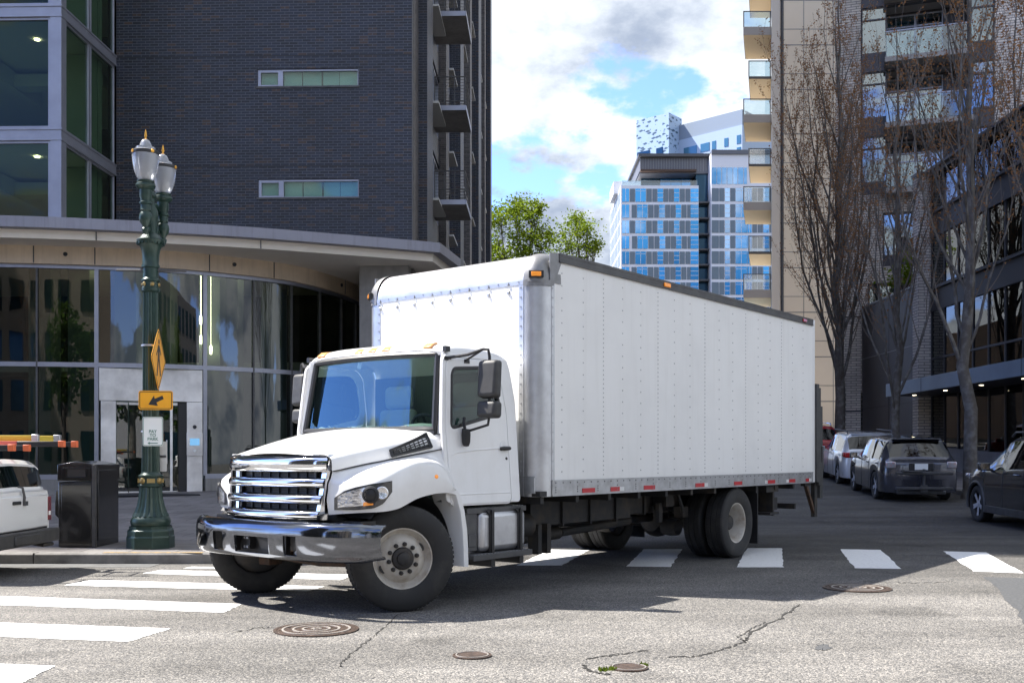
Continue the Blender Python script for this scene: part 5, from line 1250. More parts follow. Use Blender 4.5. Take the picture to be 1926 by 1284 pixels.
# dark grey crossover with a folded bicycle rack
sp=suv(L=4.68,H=1.645,hw=.935,belt=1.03,hood=1.0,R_=.36,hatch=.34,paint=paint('dark_slate_paint',(.060,.063,.082),.6,.25),zb=.25)
A7=R(-7.0)
def place(rearleft,wheel_local,rz,s=1.0):
    c,s_=math.cos(rz+R(90)),math.sin(rz+R(90)); x,y=wheel_local[0]*s,wheel_local[1]*s
    return (rearleft[0]-(c*x-s_*y),rearleft[1]-(s_*x+c*y))
def parked(name,label,cat,wheel,wl,rz,sp,s=1.0,group=G1):
    x,y=place(wheel,wl,rz,s); zc=gz(y); t=car(name,label,cat,(x,y,zc),rz+R(90),sp,group,s)
    if y>19: t.rotation_euler=(0,-math.atan(.045)*(1 if y>21.5 else .3),rz+R(90))
    return t
t=parked('parked_car','dark grey crossover seen from behind with a folded rack on its tow bar','car',(9.12,26.0),(-1.36,.93),A7,sp,.96)
lampc=mat('clear_tail_lamp',(.45,.45,.48),.12,.5,coat=.8,noise=(14,(.6,.25,.22),.5,.7))
rear_kit(t,2.34,.93,[(-.02,.1,.62,.86,.86,1.03,0)],.90,lampc,(.30,.58),platem=sp['paint'])
MB().box(-2.37,-2.3,-.6,.6,.20,.34).build('rear_skirt',MT['trim'],t,bevel=.02)
MB().tube([(-1.35,.0,1.64),(-1.45,.0,1.74)],.012,6).build('antenna',MT['black'],t)
MB().box(-1.9,-1.68,-.6,.6,1.575,1.60).build('spoiler',sp['paint'],t,bevel=.012)
wx=t.matrix_basis
rk=thing('bicycle_rack','black folded bicycle rack fixed behind the dark grey crossover','bike rack',tuple((wx@Vector((-2.38,0,0)))),t.rotation_euler.z); rk.rotation_euler=t.rotation_euler
MB().tube([(.15,0,.32),(-.22,0,.32)],.03,8).tube([(-.2,0,.3),(-.22,0,.82)],.035,8).cbox((-.22,0,.36),(.1,.16,.16)).build('upright',MT['trim'],rk)
for z,w in ((.36,.66),(.72,.66)):
    MB().box(-.29,-.2,-w,w,z-.035,z+.035).build('tray',MT['trim'],rk,bevel=.02)
MB().tube([(-.3,.06,.76),(-.3,.52,.78)],.022,8).build('arm',MT['trim'],rk)
# silver wagon in front of it
sp=suv(L=4.82,H=1.62,hw=.92,belt=1.0,hood=.97,R_=.345,hatch=.30,paint=paint('silver_paint',(.70,.72,.75),.3,.3),spokes=7)
t=parked('parked_car','silver wagon with roof rails and red tail lamps parked ahead of the dark crossover','car',(9.85,31.3),(-1.36,.92),A7,sp,.97)
rear_kit(t,2.41,.92,[(-.02,.12,.55,.87,.86,1.02,0),(.06,.3,.83,.915,.88,1.02,0)],.82,MT['red'],(.30,.56))
roof_rails(t,4.8,.66,1.62,-1.7,.5,MT['rail'])
MB().box(-1.95,-1.76,-.6,.6,1.555,1.575).build('spoiler',sp['paint'],t,bevel=.01)
# red car at the far end
sp=suv(L=4.5,H=1.7,hw=.9,belt=1.04,hood=1.0,R_=.35,hatch=.2,paint=paint('red_paint',(.42,.02,.03),.3,.3))
t=parked('parked_car','red car with roof bars, mostly hidden, farthest along the kerb','car',(9.9,37.2),(-1.36,.9),A7,sp)
rear_kit(t,2.25,.9,[(-.02,.1,.6,.84,.9,1.15,0)],.85,MT['red'],(.30,.55))
roof_rails(t,4.5,.62,1.7,-1.5,.5,MT['chrome'])
# charcoal crossover at the right edge
sp=suv(L=4.6,H=1.685,hw=.925,belt=1.06,hood=1.04,R_=.355,hatch=.3,paint=paint('charcoal_paint',(.022,.026,.036),.45,.18),rim=MT['alloy'])
t=parked('parked_car','charcoal crossover with bright five spoke wheels cut by the right edge of the picture','car',(9.33,20.75),(1.38,.925),R(-3.5),sp,1.04)
rear_kit(t,2.3,.92,[(-.02,.1,.6,.86,.9,1.08,0)],.82,MT['red'])
roof_rails(t,4.6,.62,1.685,-1.5,.45,MT['rail'])
for xw in (1.38,-1.36):
    for s in (1,-1):
        MB().tube([(xw+.425*math.cos(a),s*.915,.355+.425*math.sin(a)) for a in [R(q) for q in range(-12,193,12)]],.035,6).build('arch_trim',MT['trim'],t,smooth=60)
for s in (1,-1): MB().box(-1.0,1.0,s*.915-.02,s*.915+.02,.22,.36).build('sill_trim',MT['trim'],t,bevel=.012)
for s in (1,-1): MB().box(1.95,2.2,min(s*.62,s*.84),max(s*.62,s*.84),.84,.93).build('headlamp',lampc,t,bevel=.03)
# white estate with a ladder rack on the left
WP=paint('white_car_paint',(.74,.75,.76),.0,.35)
a=2.1
sp=dict(L=4.2,R=.33,zb=.36,xf=1.3,xr=-1.2,belt=[(-a,.93),(0,.93),(1,.92),(a-.1,.85),(a,.78)],
    roof=[(-a,.935),(-a+.03,.95),(-a+.045,.965),(-a+.10,1.26),(-a+.16,1.31),(-.5,1.345),(.4,1.33),(.55,1.29),(1.0,.98),(1.15,.95),(a-.1,.89),(a,.82)],
    hw=[(-a,.79),(-a+.04,.82),(-a+.3,.83),(1.4,.83),(a,.72)],rhw=[(-a,.76),(-a+.2,.70),(.3,.66),(1.0,.72),(a,.6)],
    side=[(-a+.35,-.7),(-.6,.1),(.18,.85)],top=[(.6,.97),(-a+.05,-a+.095)],paint=WP)
t=car('ladder_truck','white work vehicle with a roof ladder rack at the left edge, seen from behind','work vehicle',(-5.62-a,11.72,0),R(180),sp)
for s in (1,-1):
    MB().box(-a-.012,-a+.12,min(s*.75,s*.835),max(s*.75,s*.835),.58,.86).box(-a-.016,-a-.01,min(s*.76,s*.82),max(s*.76,s*.82),.64,.69,1).build('tail_lamp',[mat('old_tail_lamp',(.16,.012,.02),.25,coat=.5),MT['signw']],t,bevel=.006)
mb=MB().box(-a-.11,-a-.02,-.85,.85,.33,.49).box(-a-.13,-a-.10,-.3,.3,.35,.46); mb.build('bumper',MT['trim'],t,bevel=.02)
MB().box(-a-.02,-a+.02,-.74,.74,.50,.9).build('tailgate',WP,t,bevel=.03)
MB().box(-a-.012,-a+.0,-.72,.72,.49,.515).build('tailgate_gap',MT['black'],t)
MB().box(-a-.04,-a-.018,-.02,.16,.80,.84).build('tailgate_handle',MT['black'],t,bevel=.008)
MB().tube([(-a+.02,-.06,1.0),(-a-.03,-.06,.99),(-a-.04,-.09,.88),(-a-.03,-.1,.82)],.014,6).cbox((-a-.03,-.12,.81),(.04,.07,.05)).build('hatch_latch',MT['rail'],t)
MB().tube([(-a+.3,-.5,.36),(-a-.06,-.52,.3),(-a-.08,-.7,.3)],.025,8).build('exhaust_pipe',MT['chassis'],t)
for x in (-1.5,.1): MB().tube([(x,-.66,1.3),(x,-.7,1.40),(x,.7,1.40),(x,.66,1.3)],.018,6).build('rack_bar',MT['black'],t)
FG=mat('orange_red_fibreglass',(.50,.10,.075),.5); FY=mat('yellow_fibreglass',(.58,.43,.05),.5); TIP=mat('orange_ladder_foot',(.65,.14,.05),.5)
def ladder(label,x0,x1,y0,y1,z,m,dark):
    t=thing('ladder',label,'ladder',(0,0,0),0,'ladders on the roof rack')
    for y in (y0,y1):
        MB().box(x0,x1-.55,y-.02,y+.02,z,z+.065).box(x1-.55,x1-.07,y-.021,y+.021,z+.002,z+.063,1).box(x1-.07,x1,y-.028,y+.028,z-.004,z+.07,2).build('side_rail',[m,dark,TIP],t,bevel=.006)
    for k in range(int((x1-x0)/.3)): MB().tube([(x0+.2+k*.3,y0,z+.032),(x0+.2+k*.3,y1,z+.032)],.016,6).build('rung',MT['alu'],t)
ladder('orange fibreglass ladder with black and orange ends lying on the rack, reaching past the tailgate',-8.6,-5.18,11.95,12.3,1.46,FG,MT['black'])
ladder('shorter orange ladder with black ends lying nearest on the rack',-8.6,-5.42,11.25,11.6,1.41,FG,MT['black'])
t=thing('step_ladder','yellow fibreglass step ladder lying behind the orange ladders on the rack','ladder',(0,0,0),0,'ladders on the roof rack')
for y,x1 in ((12.36,-5.75),(12.62,-5.6)): MB().box(-8.2,x1,y-.02,y+.02,1.53,1.60).build('side_rail',FY,t,bevel=.006); MB().box(x1,x1+.08,y-.025,y+.025,1.50,1.61).build('foot',MT['alu'],t,bevel=.006)
for k in range(8): MB().box(-8.0+k*.3,-7.93+k*.3,12.36,12.62,1.53,1.56).build('tread',MT['alu'],t)
# ---------------------------------------------------------------- buildings on the right and far behind
MT['lbrick']=brick('pale_grey_brick',(.74,.67,.60),(.58,.52,.47),(.20,.19,.18),.42,.105,.014,.75,bump=.6)
MT['dpanel']=mat('dark_bronze_panel',(.055,.050,.056),.45,.3,noise=(.7,(.075,.069,.077)),streak=((.09,.085,.09),.4))
MT['dband']=mat('charcoal_metal_band',(.055,.054,.060),.5,.3)
MT['bluegrey']=mat('blue_grey_canopy_metal',(.24,.31,.40),.4,.4,noise=(1,(.20,.26,.34)))
MT['tan']=mat('tan_panel',(.82,.73,.60),.7,noise=(.3,(.76,.67,.55)))
MT['trimw']=mat('pale_corner_trim',(.62,.58,.53),.6)
MT['bsoffit']=mat('warm_balcony_soffit',(.72,.58,.38),.8)
MT['bslab']=mat('balcony_slab_grey',(.36,.34,.33),.7)
MT['railglass']=glass('balcony_glass',(.70,.80,.84),.10,1.0)
MT['pod_glass']=glass('podium_glass',(.22,.26,.24),.06,1.0,wave=.05)
MT['apt_glass']=glass('apartment_glass',(.40,.58,.66),.22,1.0,refl=(1,.99,.95))
MT['room']=mat('apartment_room',(.13,.20,.25),.9,noise=(.6,(.05,.07,.09),.45,.55))
# glass podium along the right pavement
FX=15.2
pod=thing('glass_podium_building','low dark glass building with charcoal bands and a blue grey canopy along the right pavement','building',(FX,30,0))
def pp(name,mb,mats,parent=None,**k):
    mb.v=[(x-FX,y-30,z) for x,y,z in mb.v]; return mb.build(name,mats,parent or pod,**k)
Y0,Y1=25.0,37.35
cols=[Y1-1.12*k for k in range(12)]
for k in range(11):
    yb0,ya=cols[k],cols[k+1]
    for z0,z1 in ((1.95,3.55),(3.9,6.55),(7.4,9.2),(10.1,11.35)):
        if z0<3: z0=gz(ya)+.9
        fr=MB().box(FX-.03,FX+.06,yb0-.03,yb0+.03,z0,z1).box(FX-.02,FX+.06,ya+.031,yb0-.031,z0,z0+.05)
        if 3.8<z0<4: fr.box(FX-.03,FX+.06,ya+.03,yb0-.03,4.8,4.87)
        w=pp('window',fr,MT['dband']); mb=MB().box(FX+.01,FX+.02,ya+.03,yb0-.03,z0+.05,z1); pp('pane',mb,MT['pod_glass'],parent=w)
for z0,z1,o in ((6.55,7.4,.0),(9.2,10.1,.0),(11.35,11.6,.15)):
    pp('metal_band',MB().box(FX-.06-o,FX+.3,Y0,Y1+.02,z0,z1).box(FX-.16-o,FX-.06-o,Y0,Y1+.02,z1-.1,z1),MT['dband'])
base=MB(); base.loft([[(FX-.06,y,gz(y)-.3),(FX-.06,y,gz(y)+.9),(FX+.1,y,gz(y)+.9)] for y in (Y0,31,Y1)]); pp('plinth',base,MT['conc'],smooth=0)
pp('canopy',MB().box(13.5,FX-.07,24,37.2,3.5,3.88).box(13.48,13.5,24,37.2,3.46,3.92),MT['bluegrey'],bevel=.01)
cm=MB(); cm.box(13.6,FX-.1,24.1,37.1,3.485,3.499); pp('canopy_soffit',cm,MT['dband'])
for y in (26,28.6,31.2,33.8,36.4): pp('downlight',MB().lathe([(.07,0),(0,-.004)],10,T((14.2,y,3.48))),MT['downlight'])
for y in (27.3,30.6,34): pp('canopy_joint',MB().box(13.474,13.481,y-.01,y+.01,3.46,3.92),MT['dband'])
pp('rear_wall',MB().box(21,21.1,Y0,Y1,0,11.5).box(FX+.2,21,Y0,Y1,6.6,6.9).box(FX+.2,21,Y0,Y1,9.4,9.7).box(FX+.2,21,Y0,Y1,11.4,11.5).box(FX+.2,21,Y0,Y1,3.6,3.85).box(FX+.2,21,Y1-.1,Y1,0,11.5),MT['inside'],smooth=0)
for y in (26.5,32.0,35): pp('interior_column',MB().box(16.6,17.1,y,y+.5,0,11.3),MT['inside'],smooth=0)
# apartment block of pale brick behind it
apt=thing('brick_apartment_block','tall pale grey brick apartment block with glazed balconies behind the bare trees','building',(13.8,44,0),R(-18))
def ab(name,mb,mats,parent=None,**k): return mb.build(name,mats,parent or apt,**k)
ZA=34
ab('corner_pier',MB().box(0,1.02,0,6,0,ZA).box(-.01,1.03,-.015,-.001,3.2,3.26,1).box(-.01,1.03,-.015,-.001,7.2,7.26,1).box(-.01,1.03,-.015,-.001,15.2,15.26,1),[MT['lbrick'],MT['dband']],smooth=0)
ab('corner_plinth',MB().box(-.02,1.04,-.03,0,0,2.05),MT['conc'])
ab('brick_pier',MB().box(6.2,7.3,0,6,0,ZA),MT['lbrick'],smooth=0)
ab('brick_pier',MB().box(10.2,14,0.1,6,0,ZA),MT['lbrick'],smooth=0)
ab('lower_wall',MB().plate([[(1.021,4),(6.199,4),(6.199,12.35),(1.021,12.35)],[(1.9,9.3),(3.95,9.3),(3.95,11.55),(1.9,11.55)],[(1.3,6.2),(4.2,6.2),(4.2,8.6),(1.3,8.6)]],.3,0,T((0,.16,0))@XZ),[MT['lbrick']],smooth=0)
for x0,x1,z0,z1 in ((1.9,3.95,9.3,11.55),(1.3,4.2,6.2,8.6)):
    w=ab('window',MB().plate([[(x0,z0),(x1,z0),(x1,z1),(x0,z1)],[(x0+.06,z0+.5),(x0+1.25,z0+.5),(x0+1.25,z1-.06),(x0+.06,z1-.06)],[(x0+1.33,z0+.5),(x1-.06,z0+.5),(x1-.06,z1-.7),(x0+1.33,z1-.7)],[(x0+1.33,z1-.62),(x1-.06,z1-.62),(x1-.06,z1-.06),(x0+1.33,z1-.06)]],.1,.01,T((0,.2,0))@XZ),MT['dpanel'])
    ab('pane',MB().box(x0+.05,x1-.05,.2,.22,z0+.1,z1-.05),MT['apt_glass'],parent=w)
fl=[12.4+2.72*k for k in range(8)]
for k,z in enumerate(fl):
    for j,(a,b) in enumerate(((1.05,2.05),(2.05,3.25),(3.25,4.35),(4.35,5.3),(5.3,6.19))):
        y=.12 if j in (0,4) else 1.3
        z0,z1=z+.02,z+2.42
        if j==3: 
            ab('panel',MB().box(a,b,y-.02,y+.1,z0,z1),MT['dpanel']); continue
        fr=MB().plate([[(a,z0),(b,z0),(b,z1),(a,z1)],[(a+.05,z0+.5 if j in(0,4) else z0+.08),(b-.05,z0+.5 if j in(0,4) else z0+.08),(b-.05,z1-.55),(a+.05,z1-.55)],[(a+.05,z1-.48),(b-.05,z1-.48),(b-.05,z1-.05),(a+.05,z1-.05)]],.09,.008,T((0,y,0))@XZ)
        w=ab('window',fr,MT['dpanel'] if j in (0,4) else MT['frame']); ab('pane',MB().box(a+.04,b-.04,y,y+.015,z0+.05,z1-.04),MT['apt_glass'],parent=w)
        ab('room',MB().box(a+.02,b-.02,y+.6,y+.65,z0,z1),[MT['room'] if (k+j)%3 else MT['blind']],smooth=0)
    s=ab('balcony',MB().box(1.95,5.35,-.75,1.25,z-.22,z),MT['bslab'],bevel=.02)
    ab('railing',MB().box(2.0,5.3,-.72,-.70,z+.02,z+1.0).box(2.0,2.02,-.7,.1,z+.02,z+1.0),MT['railglass'],parent=s)
    ab('handrail',MB().box(1.98,5.32,-.74,-.68,z+1.0,z+1.05),MT['frame'],parent=s)
    ab('floor_band',MB().box(1.021,6.199,.02,.3,z-.3,z+.01).box(1.021,6.199,1.28,1.4,z-.3,z),MT['dpanel'])
ab('back_wall',MB().box(0,14,6,18,0,ZA-.1),MT['lbrick'],smooth=0)
# low dark screen wall and brick pillar between the podium and the apartments
sw=thing('dark_screen_wall','dark bronze panel wall with vertical streaks between two pale brick pillars','wall',(14.8,37.9,0))
MB().box(0,.3,.02,5.7,0,7.55).box(-.012,0,.02,5.7,3.3,3.34,1).box(-.008,0,2.6,2.63,0,7.5,1).box(-.012,0,.02,5.7,5.4,5.43,2).box(-.04,.34,.0,5.72,7.55,7.62,2).build('panel',[MT['dpanel'],MT['black'],MT['cast']],sw,smooth=0)
pl=thing('brick_pillar','slim pale brick pillar at the end of the glass podium','pillar',(14.72,37.36,0))
MB().box(0,.46,0,.54,0,11.5).build('shaft',MT['lbrick'],pl,smooth=0); MB().box(-.03,.49,-.03,.57,11.5,11.62).build('cap',MT['dband'],pl)
# tan tower with stacked balconies
tan=thing('tan_panel_tower','tall tan panel tower with a stack of balconies on its left edge','building',(17.6,70,0))
def tb_(name,mb,mats,parent=None,**k): return mb.build(name,mats,parent or tan,**k)
HT=62
mb=MB().prism([(0,0),(8,0),(8,15),(3.9,15)],0,HT,'z'); 
for z in [2+3.02*k for k in range(19)]: mb.box(.6,8,-.012,-.001,z-.03,z+.03,1).box(.6,8,-.012,-.001,z+1.05,z+1.09,1)
for x in (2.2,4.2,6.1): mb.box(x-.02,x+.02,-.013,-.001,0,HT,1)
tb_('wall',mb,[MT['tan'],MT['cast']],smooth=0)
tb_('corner_trim',MB().box(0,.55,-.12,-.002,0,HT),MT['trimw'])
tb_('downpipe',MB().tube([(.72,-.1,4),(.72,-.1,HT)],.1,8),MT['rail'])
tb_('vent_grille',MB().box(4.7,6.3,-.06,-.001,28.4,29.3).box(4.7,6.3,-.09,-.06,28.5,28.6).box(4.7,6.3,-.09,-.06,28.75,28.85).box(4.7,6.3,-.09,-.06,29.0,29.1),MT['rail'])
for i in range(15):
    zf_=1.36+(856-(66+82.3*(8-i)))/FPX*70
    if zf_<4: continue
    o=.0 if i%2 else .35
    th=.16 if i%2 else .55
    s=tb_('balcony',MB().prism([(-1.55-o,0),(-.0,0),(1.07,4.3),(-.45-o,4.3)],zf_,zf_+th,'z',1).prism([(-1.52-o,.03),(-.03,.03),(1.04,4.27),(-.42-o,4.27)],zf_-.012,zf_-.001,'z',0),[MT['bsoffit'],MT['bslab'] if o else MT['rail']],smooth=0)
    mb=MB().box(-1.5-o,-.05,.02,.05,zf_+th+.02,zf_+th+1.02); mb.loft([[(-1.5-o,.05,z),(-.4-o,4.25,z)] for z in (zf_+th+.02,zf_+th+1.02)])
    tb_('railing',mb,MT['railglass'],parent=s,smooth=0)
    mb=MB()
    for x in (-1.52-o,-.06): mb.box(x-.03,x+.03,-.0,.06,zf_+th,zf_+th+1.05)
    mb.box(-1.55-o,-.03,.0,.06,zf_+th+1.02,zf_+th+1.07); tb_('handrail',mb,MT['rail'],parent=s)
mb=MB().box(-9,0,2,8,zf_*0+9.9,10.6).box(-2.6,1.5,-.5,1.9,9.2,9.9); tb_('low_wing',mb,MT['bluegrey'])
# blue glass building
DB=200
MT['wframe']=mat('white_facade_panel',(.74,.75,.78),.5)
MT['gpanel']=mat('slate_grey_spandrel',(.145,.19,.225),.5)
MT['bglass']=mat('sky_blue_mirror_glass',(.06,.29,.62),.04,.85,noise=(.05,(.36,.53,.76),.52,.62),var=.22)
MT['bdark']=mat('deep_blue_glass',(.02,.06,.10),.06,.6)
MT['ribbed']=mat('ribbed_grey_cladding',(.13,.135,.15),.5,.2)
def bxp(px): return (px-CX)/FPX*DB
def bzp(py): return EYE-(py-HY)/FPX*DB
blue=thing('blue_glass_building','blue glass office block with white grid and grey spandrels in the distance','building',(bxp(1240),DB,0))
OX=bxp(1240)
def bb(name,mb,mats,parent=None,**k):
    mb.v=[(x-OX,y,z) for x,y,z in mb.v]; return mb.build(name,mats,parent or blue,**k)
def bbox(px0,px1,py0,py1,y0,y1,mb=None,mi=0): return (mb or MB()).box(bxp(px0),bxp(px1),y0,y1,bzp(py1),bzp(py0),mi)
bb('wall',bbox(1168,1314,349,850,0,22),MT['wframe'],smooth=0)
bb('wall',bbox(1337,1520,290,850,-.4,22),MT['wframe'],smooth=0)
bb('recess',bbox(1314.2,1336.8,316,850,3,20),MT['bdark'],smooth=0)
rows=[352,382,412,441,470,499,528,557,586]
PL=[(92,132,'b'),(137,165,'g'),(168,228,'b'),(232,262,'g'),(266,292,'g'),(295,327,'n'),(330,357,'g'),(360,388,'g'),(390,420,'n'),(424,452,'g'),(456,482,'g'),(485,530,'n')]
PR=[(605,645,'g'),(648,676,'g'),(680,708,'n'),(712,738,'g'),(741,806,'b'),(809,833,'b'),(838,864,'g'),(868,897,'g'),(900,932,'n'),(936,962,'g'),(966,992,'b'),(996,1030,'g'),(1034,1060,'n')]
def zx(z): return 1140+z/3.056
for r,y in enumerate(rows[:-1]):
    y0,y1=y+3.2,rows[r+1]-2.2; sh=(0,10,0,12,0,9,4,0)[r]
    for P,cap,yy in ((PL,532,-.05),(PR,1070,-.45)):
        for a,b,k in P:
            a2,b2=a+(sh if a>95 and b<525 else 0),b+(sh if a>95 and b<525 else 0)
            if k=='g': bb('spandrel',bbox(zx(a2),zx(b2),y0,y1,yy-.02,yy),MT['gpanel'],smooth=0)
            else:
                w=bb('window',bbox(zx(a2),zx(b2),y0,y1,yy-.06,yy-.021),[MT['bglass']],smooth=0)
                mb=MB(); m=(a2+b2)/2
                if k=='n': 
                    for q in (.33,.68): bbox(zx(a2),zx(b2),lerp(y0,y1,q)-.4,lerp(y0,y1,q)+.4,yy-.1,yy-.061,mb)
                else: bbox(zx(m)-.35,zx(m)+.35,y0,y1,yy-.1,yy-.061,mb); bbox(zx(a2+2),zx(b2-2),y0+4,y0+4.7,yy-.1,yy-.061,mb) if b-a>50 else None
                bb('glazing_bar',mb,MT['wframe'],parent=w)
for a,b in ((605,632),(635,660),(664,690),(694,724),(728,752),(756,786),(790,806)): bb('window',bbox(zx(a),zx(b),316.5,347.5,-.46,-.43),MT['bglass'],smooth=0)
mb=MB(); bbox(1337.3,1520,284,292,-.8,22,mb); bbox(1207,1337,290,320,2.5,20,mb) ; bb('penthouse',mb,MT['ribbed'],smooth=0)
mb=MB()
for k in range(26): bbox(1207+k*5,1207.8+k*5,291,316,2.42,2.5,mb)
bb('cladding_rib',mb,MT['cast'],smooth=0)
bb('roof_edge',bbox(1203,1340,284.5,290,1.5,21),MT['rail'],smooth=0)
bb('terrace_room',bbox(1213,1312,318,349,6,18),MT['bdark'],smooth=0)
for a,b in ((1250,1270),(1271,1290),(1291,1308)): bb('window',bbox(a,b,322,345,5.8,5.99),MT['bglass'],smooth=0)
bb('terrace_soffit',bbox(1207,1313,314,318,1.6,18),MT['rust'],smooth=0)
bb('terrace_rail',bbox(1170,1312,339,349,.2,.3),MT['railglass'],smooth=0)
bb('roof_screen',bbox(1160,1216,326,349.2,6,14),MT['wframe'],smooth=0)
for k in range(8): bb('slot_balcony',bbox(1314.3,1336.7,rows[k]+24,rows[k]+27,1.2,2.99),MT['rail'],smooth=0)
sw_=MB()
for r,y in enumerate(rows[:-1]):
    for q in range(7): sw_.box(bxp(1168)-.04,bxp(1168)-.001,1+q*3,3.2+q*3,bzp(rows[r+1]-2),bzp(y+3))
bb('side_window',sw_,MT['gpanel'],smooth=0)
# pale tower with dark flecks
def fleckmat():
    m,nt=new('flecked_white_cladding'); out=N(nt,'ShaderNodeOutputMaterial'); p=N(nt,'ShaderNodeBsdfPrincipled'); ln(nt,p,0,out,0)
    tc=N(nt,'ShaderNodeTexCoord'); mp=N(nt,'ShaderNodeMapping'); mp.inputs['Rotation'].default_value=(0,R(35),0); mp.inputs['Scale'].default_value=(.5,.5,1.0); ln(nt,tc,'Object',mp,'Vector')
    v=N(nt,'ShaderNodeTexVoronoi',Scale=1.1); v.distance='CHEBYCHEV'; ln(nt,mp,0,v,'Vector')
    r=N(nt,'ShaderNodeMapRange'); r.inputs[1].default_value=.27; r.inputs[2].default_value=.30; ln(nt,v,'Distance',r,0)
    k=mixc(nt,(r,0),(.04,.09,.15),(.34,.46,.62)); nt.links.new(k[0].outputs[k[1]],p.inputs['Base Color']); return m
MT['fleck']=fleckmat()
MT['towerglass']=mat('teal_tower_glass',(.06,.17,.26),.15,.3)
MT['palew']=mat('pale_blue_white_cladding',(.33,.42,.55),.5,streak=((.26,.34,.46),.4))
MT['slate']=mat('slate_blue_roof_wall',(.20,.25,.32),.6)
pt=thing('flecked_tower','distant white tower with dark flecked cladding rising behind the blue building','building',(44.1,290,0))
def tower_face(a,b,z0,z1,depth,name,m,parent):
    A,B=Vector((a[0]-44.1,a[1]-290,0)),Vector((b[0]-44.1,b[1]-290,0)); d=(B-A); n=Vector((-d.y,d.x,0)).normalized()
    if n.y<0: n=-n
    P=[A,B,B+n*depth,A+n*depth]; return MB().prism([(p.x,p.y) for p in P],z0,z1,'z').build(name,m,parent,smooth=0),A,B,n
def px_at(px,d): return ((px-CX)/FPX*d,d)
zt_=EYE+644/FPX*290
tower_face(px_at(1197,297),px_at(1258,290),5,zt_,7,'flecked_block',MT['fleck'],pt)
o,A,B,n=tower_face(px_at(1276,294),px_at(1396,280),5,EYE+651/FPX*280-4.3,16,'main_block',MT['palew'],pt)
tower_face(px_at(1276,294.3),px_at(1396,280.3),EYE+651/FPX*280-4.3,EYE+651/FPX*280,15,'roof_wall',MT['slate'],pt)
d=(B-A); L_=d.length; d.normalize()
for row in range(4):
    z=EYE+651/FPX*280-9.2-row*3.3
    for u0,u1 in ((.09,.30),(.36,.50),(.54,.60),(.73,.79),(.92,.98)):
        a_,b_=A+d*L_*u0,A+d*L_*u1; mb=MB().prism([((a_-n*.1).x,(a_-n*.1).y),((b_-n*.1).x,(b_-n*.1).y),((b_-n*.0).x,(b_-n*.0).y),((a_-n*.0).x,(a_-n*.0).y)],z,z+2.3,'z'); mb.build('window',MT['towerglass'],pt,smooth=0)
A2,B2=Vector((px_at(1197,297)[0]-44.1,7,0)),Vector((px_at(1258,290)[0]-44.1,0,0)); d2=(B2-A2); L2=d2.length; d2.normalize(); n2=Vector((-d2.y,d2.x,0)); n2=n2 if n2.y>0 else -n2
for row in range(5):
    z=zt_-11.5-row*5.0
    for u0,u1 in ((.03,.42),(.62,.82)):
        if u0>.5 and row>0: continue
        a_,b_=A2+d2*L2*u0,A2+d2*L2*u1; mb=MB().prism([((a_-n2*.12).x,(a_-n2*.12).y),((b_-n2*.12).x,(b_-n2*.12).y),(b_.x,b_.y),(a_.x,a_.y)],z-1.2,z+2.2,'z'); mb.build('window',MT['bdark'],pt,smooth=0)
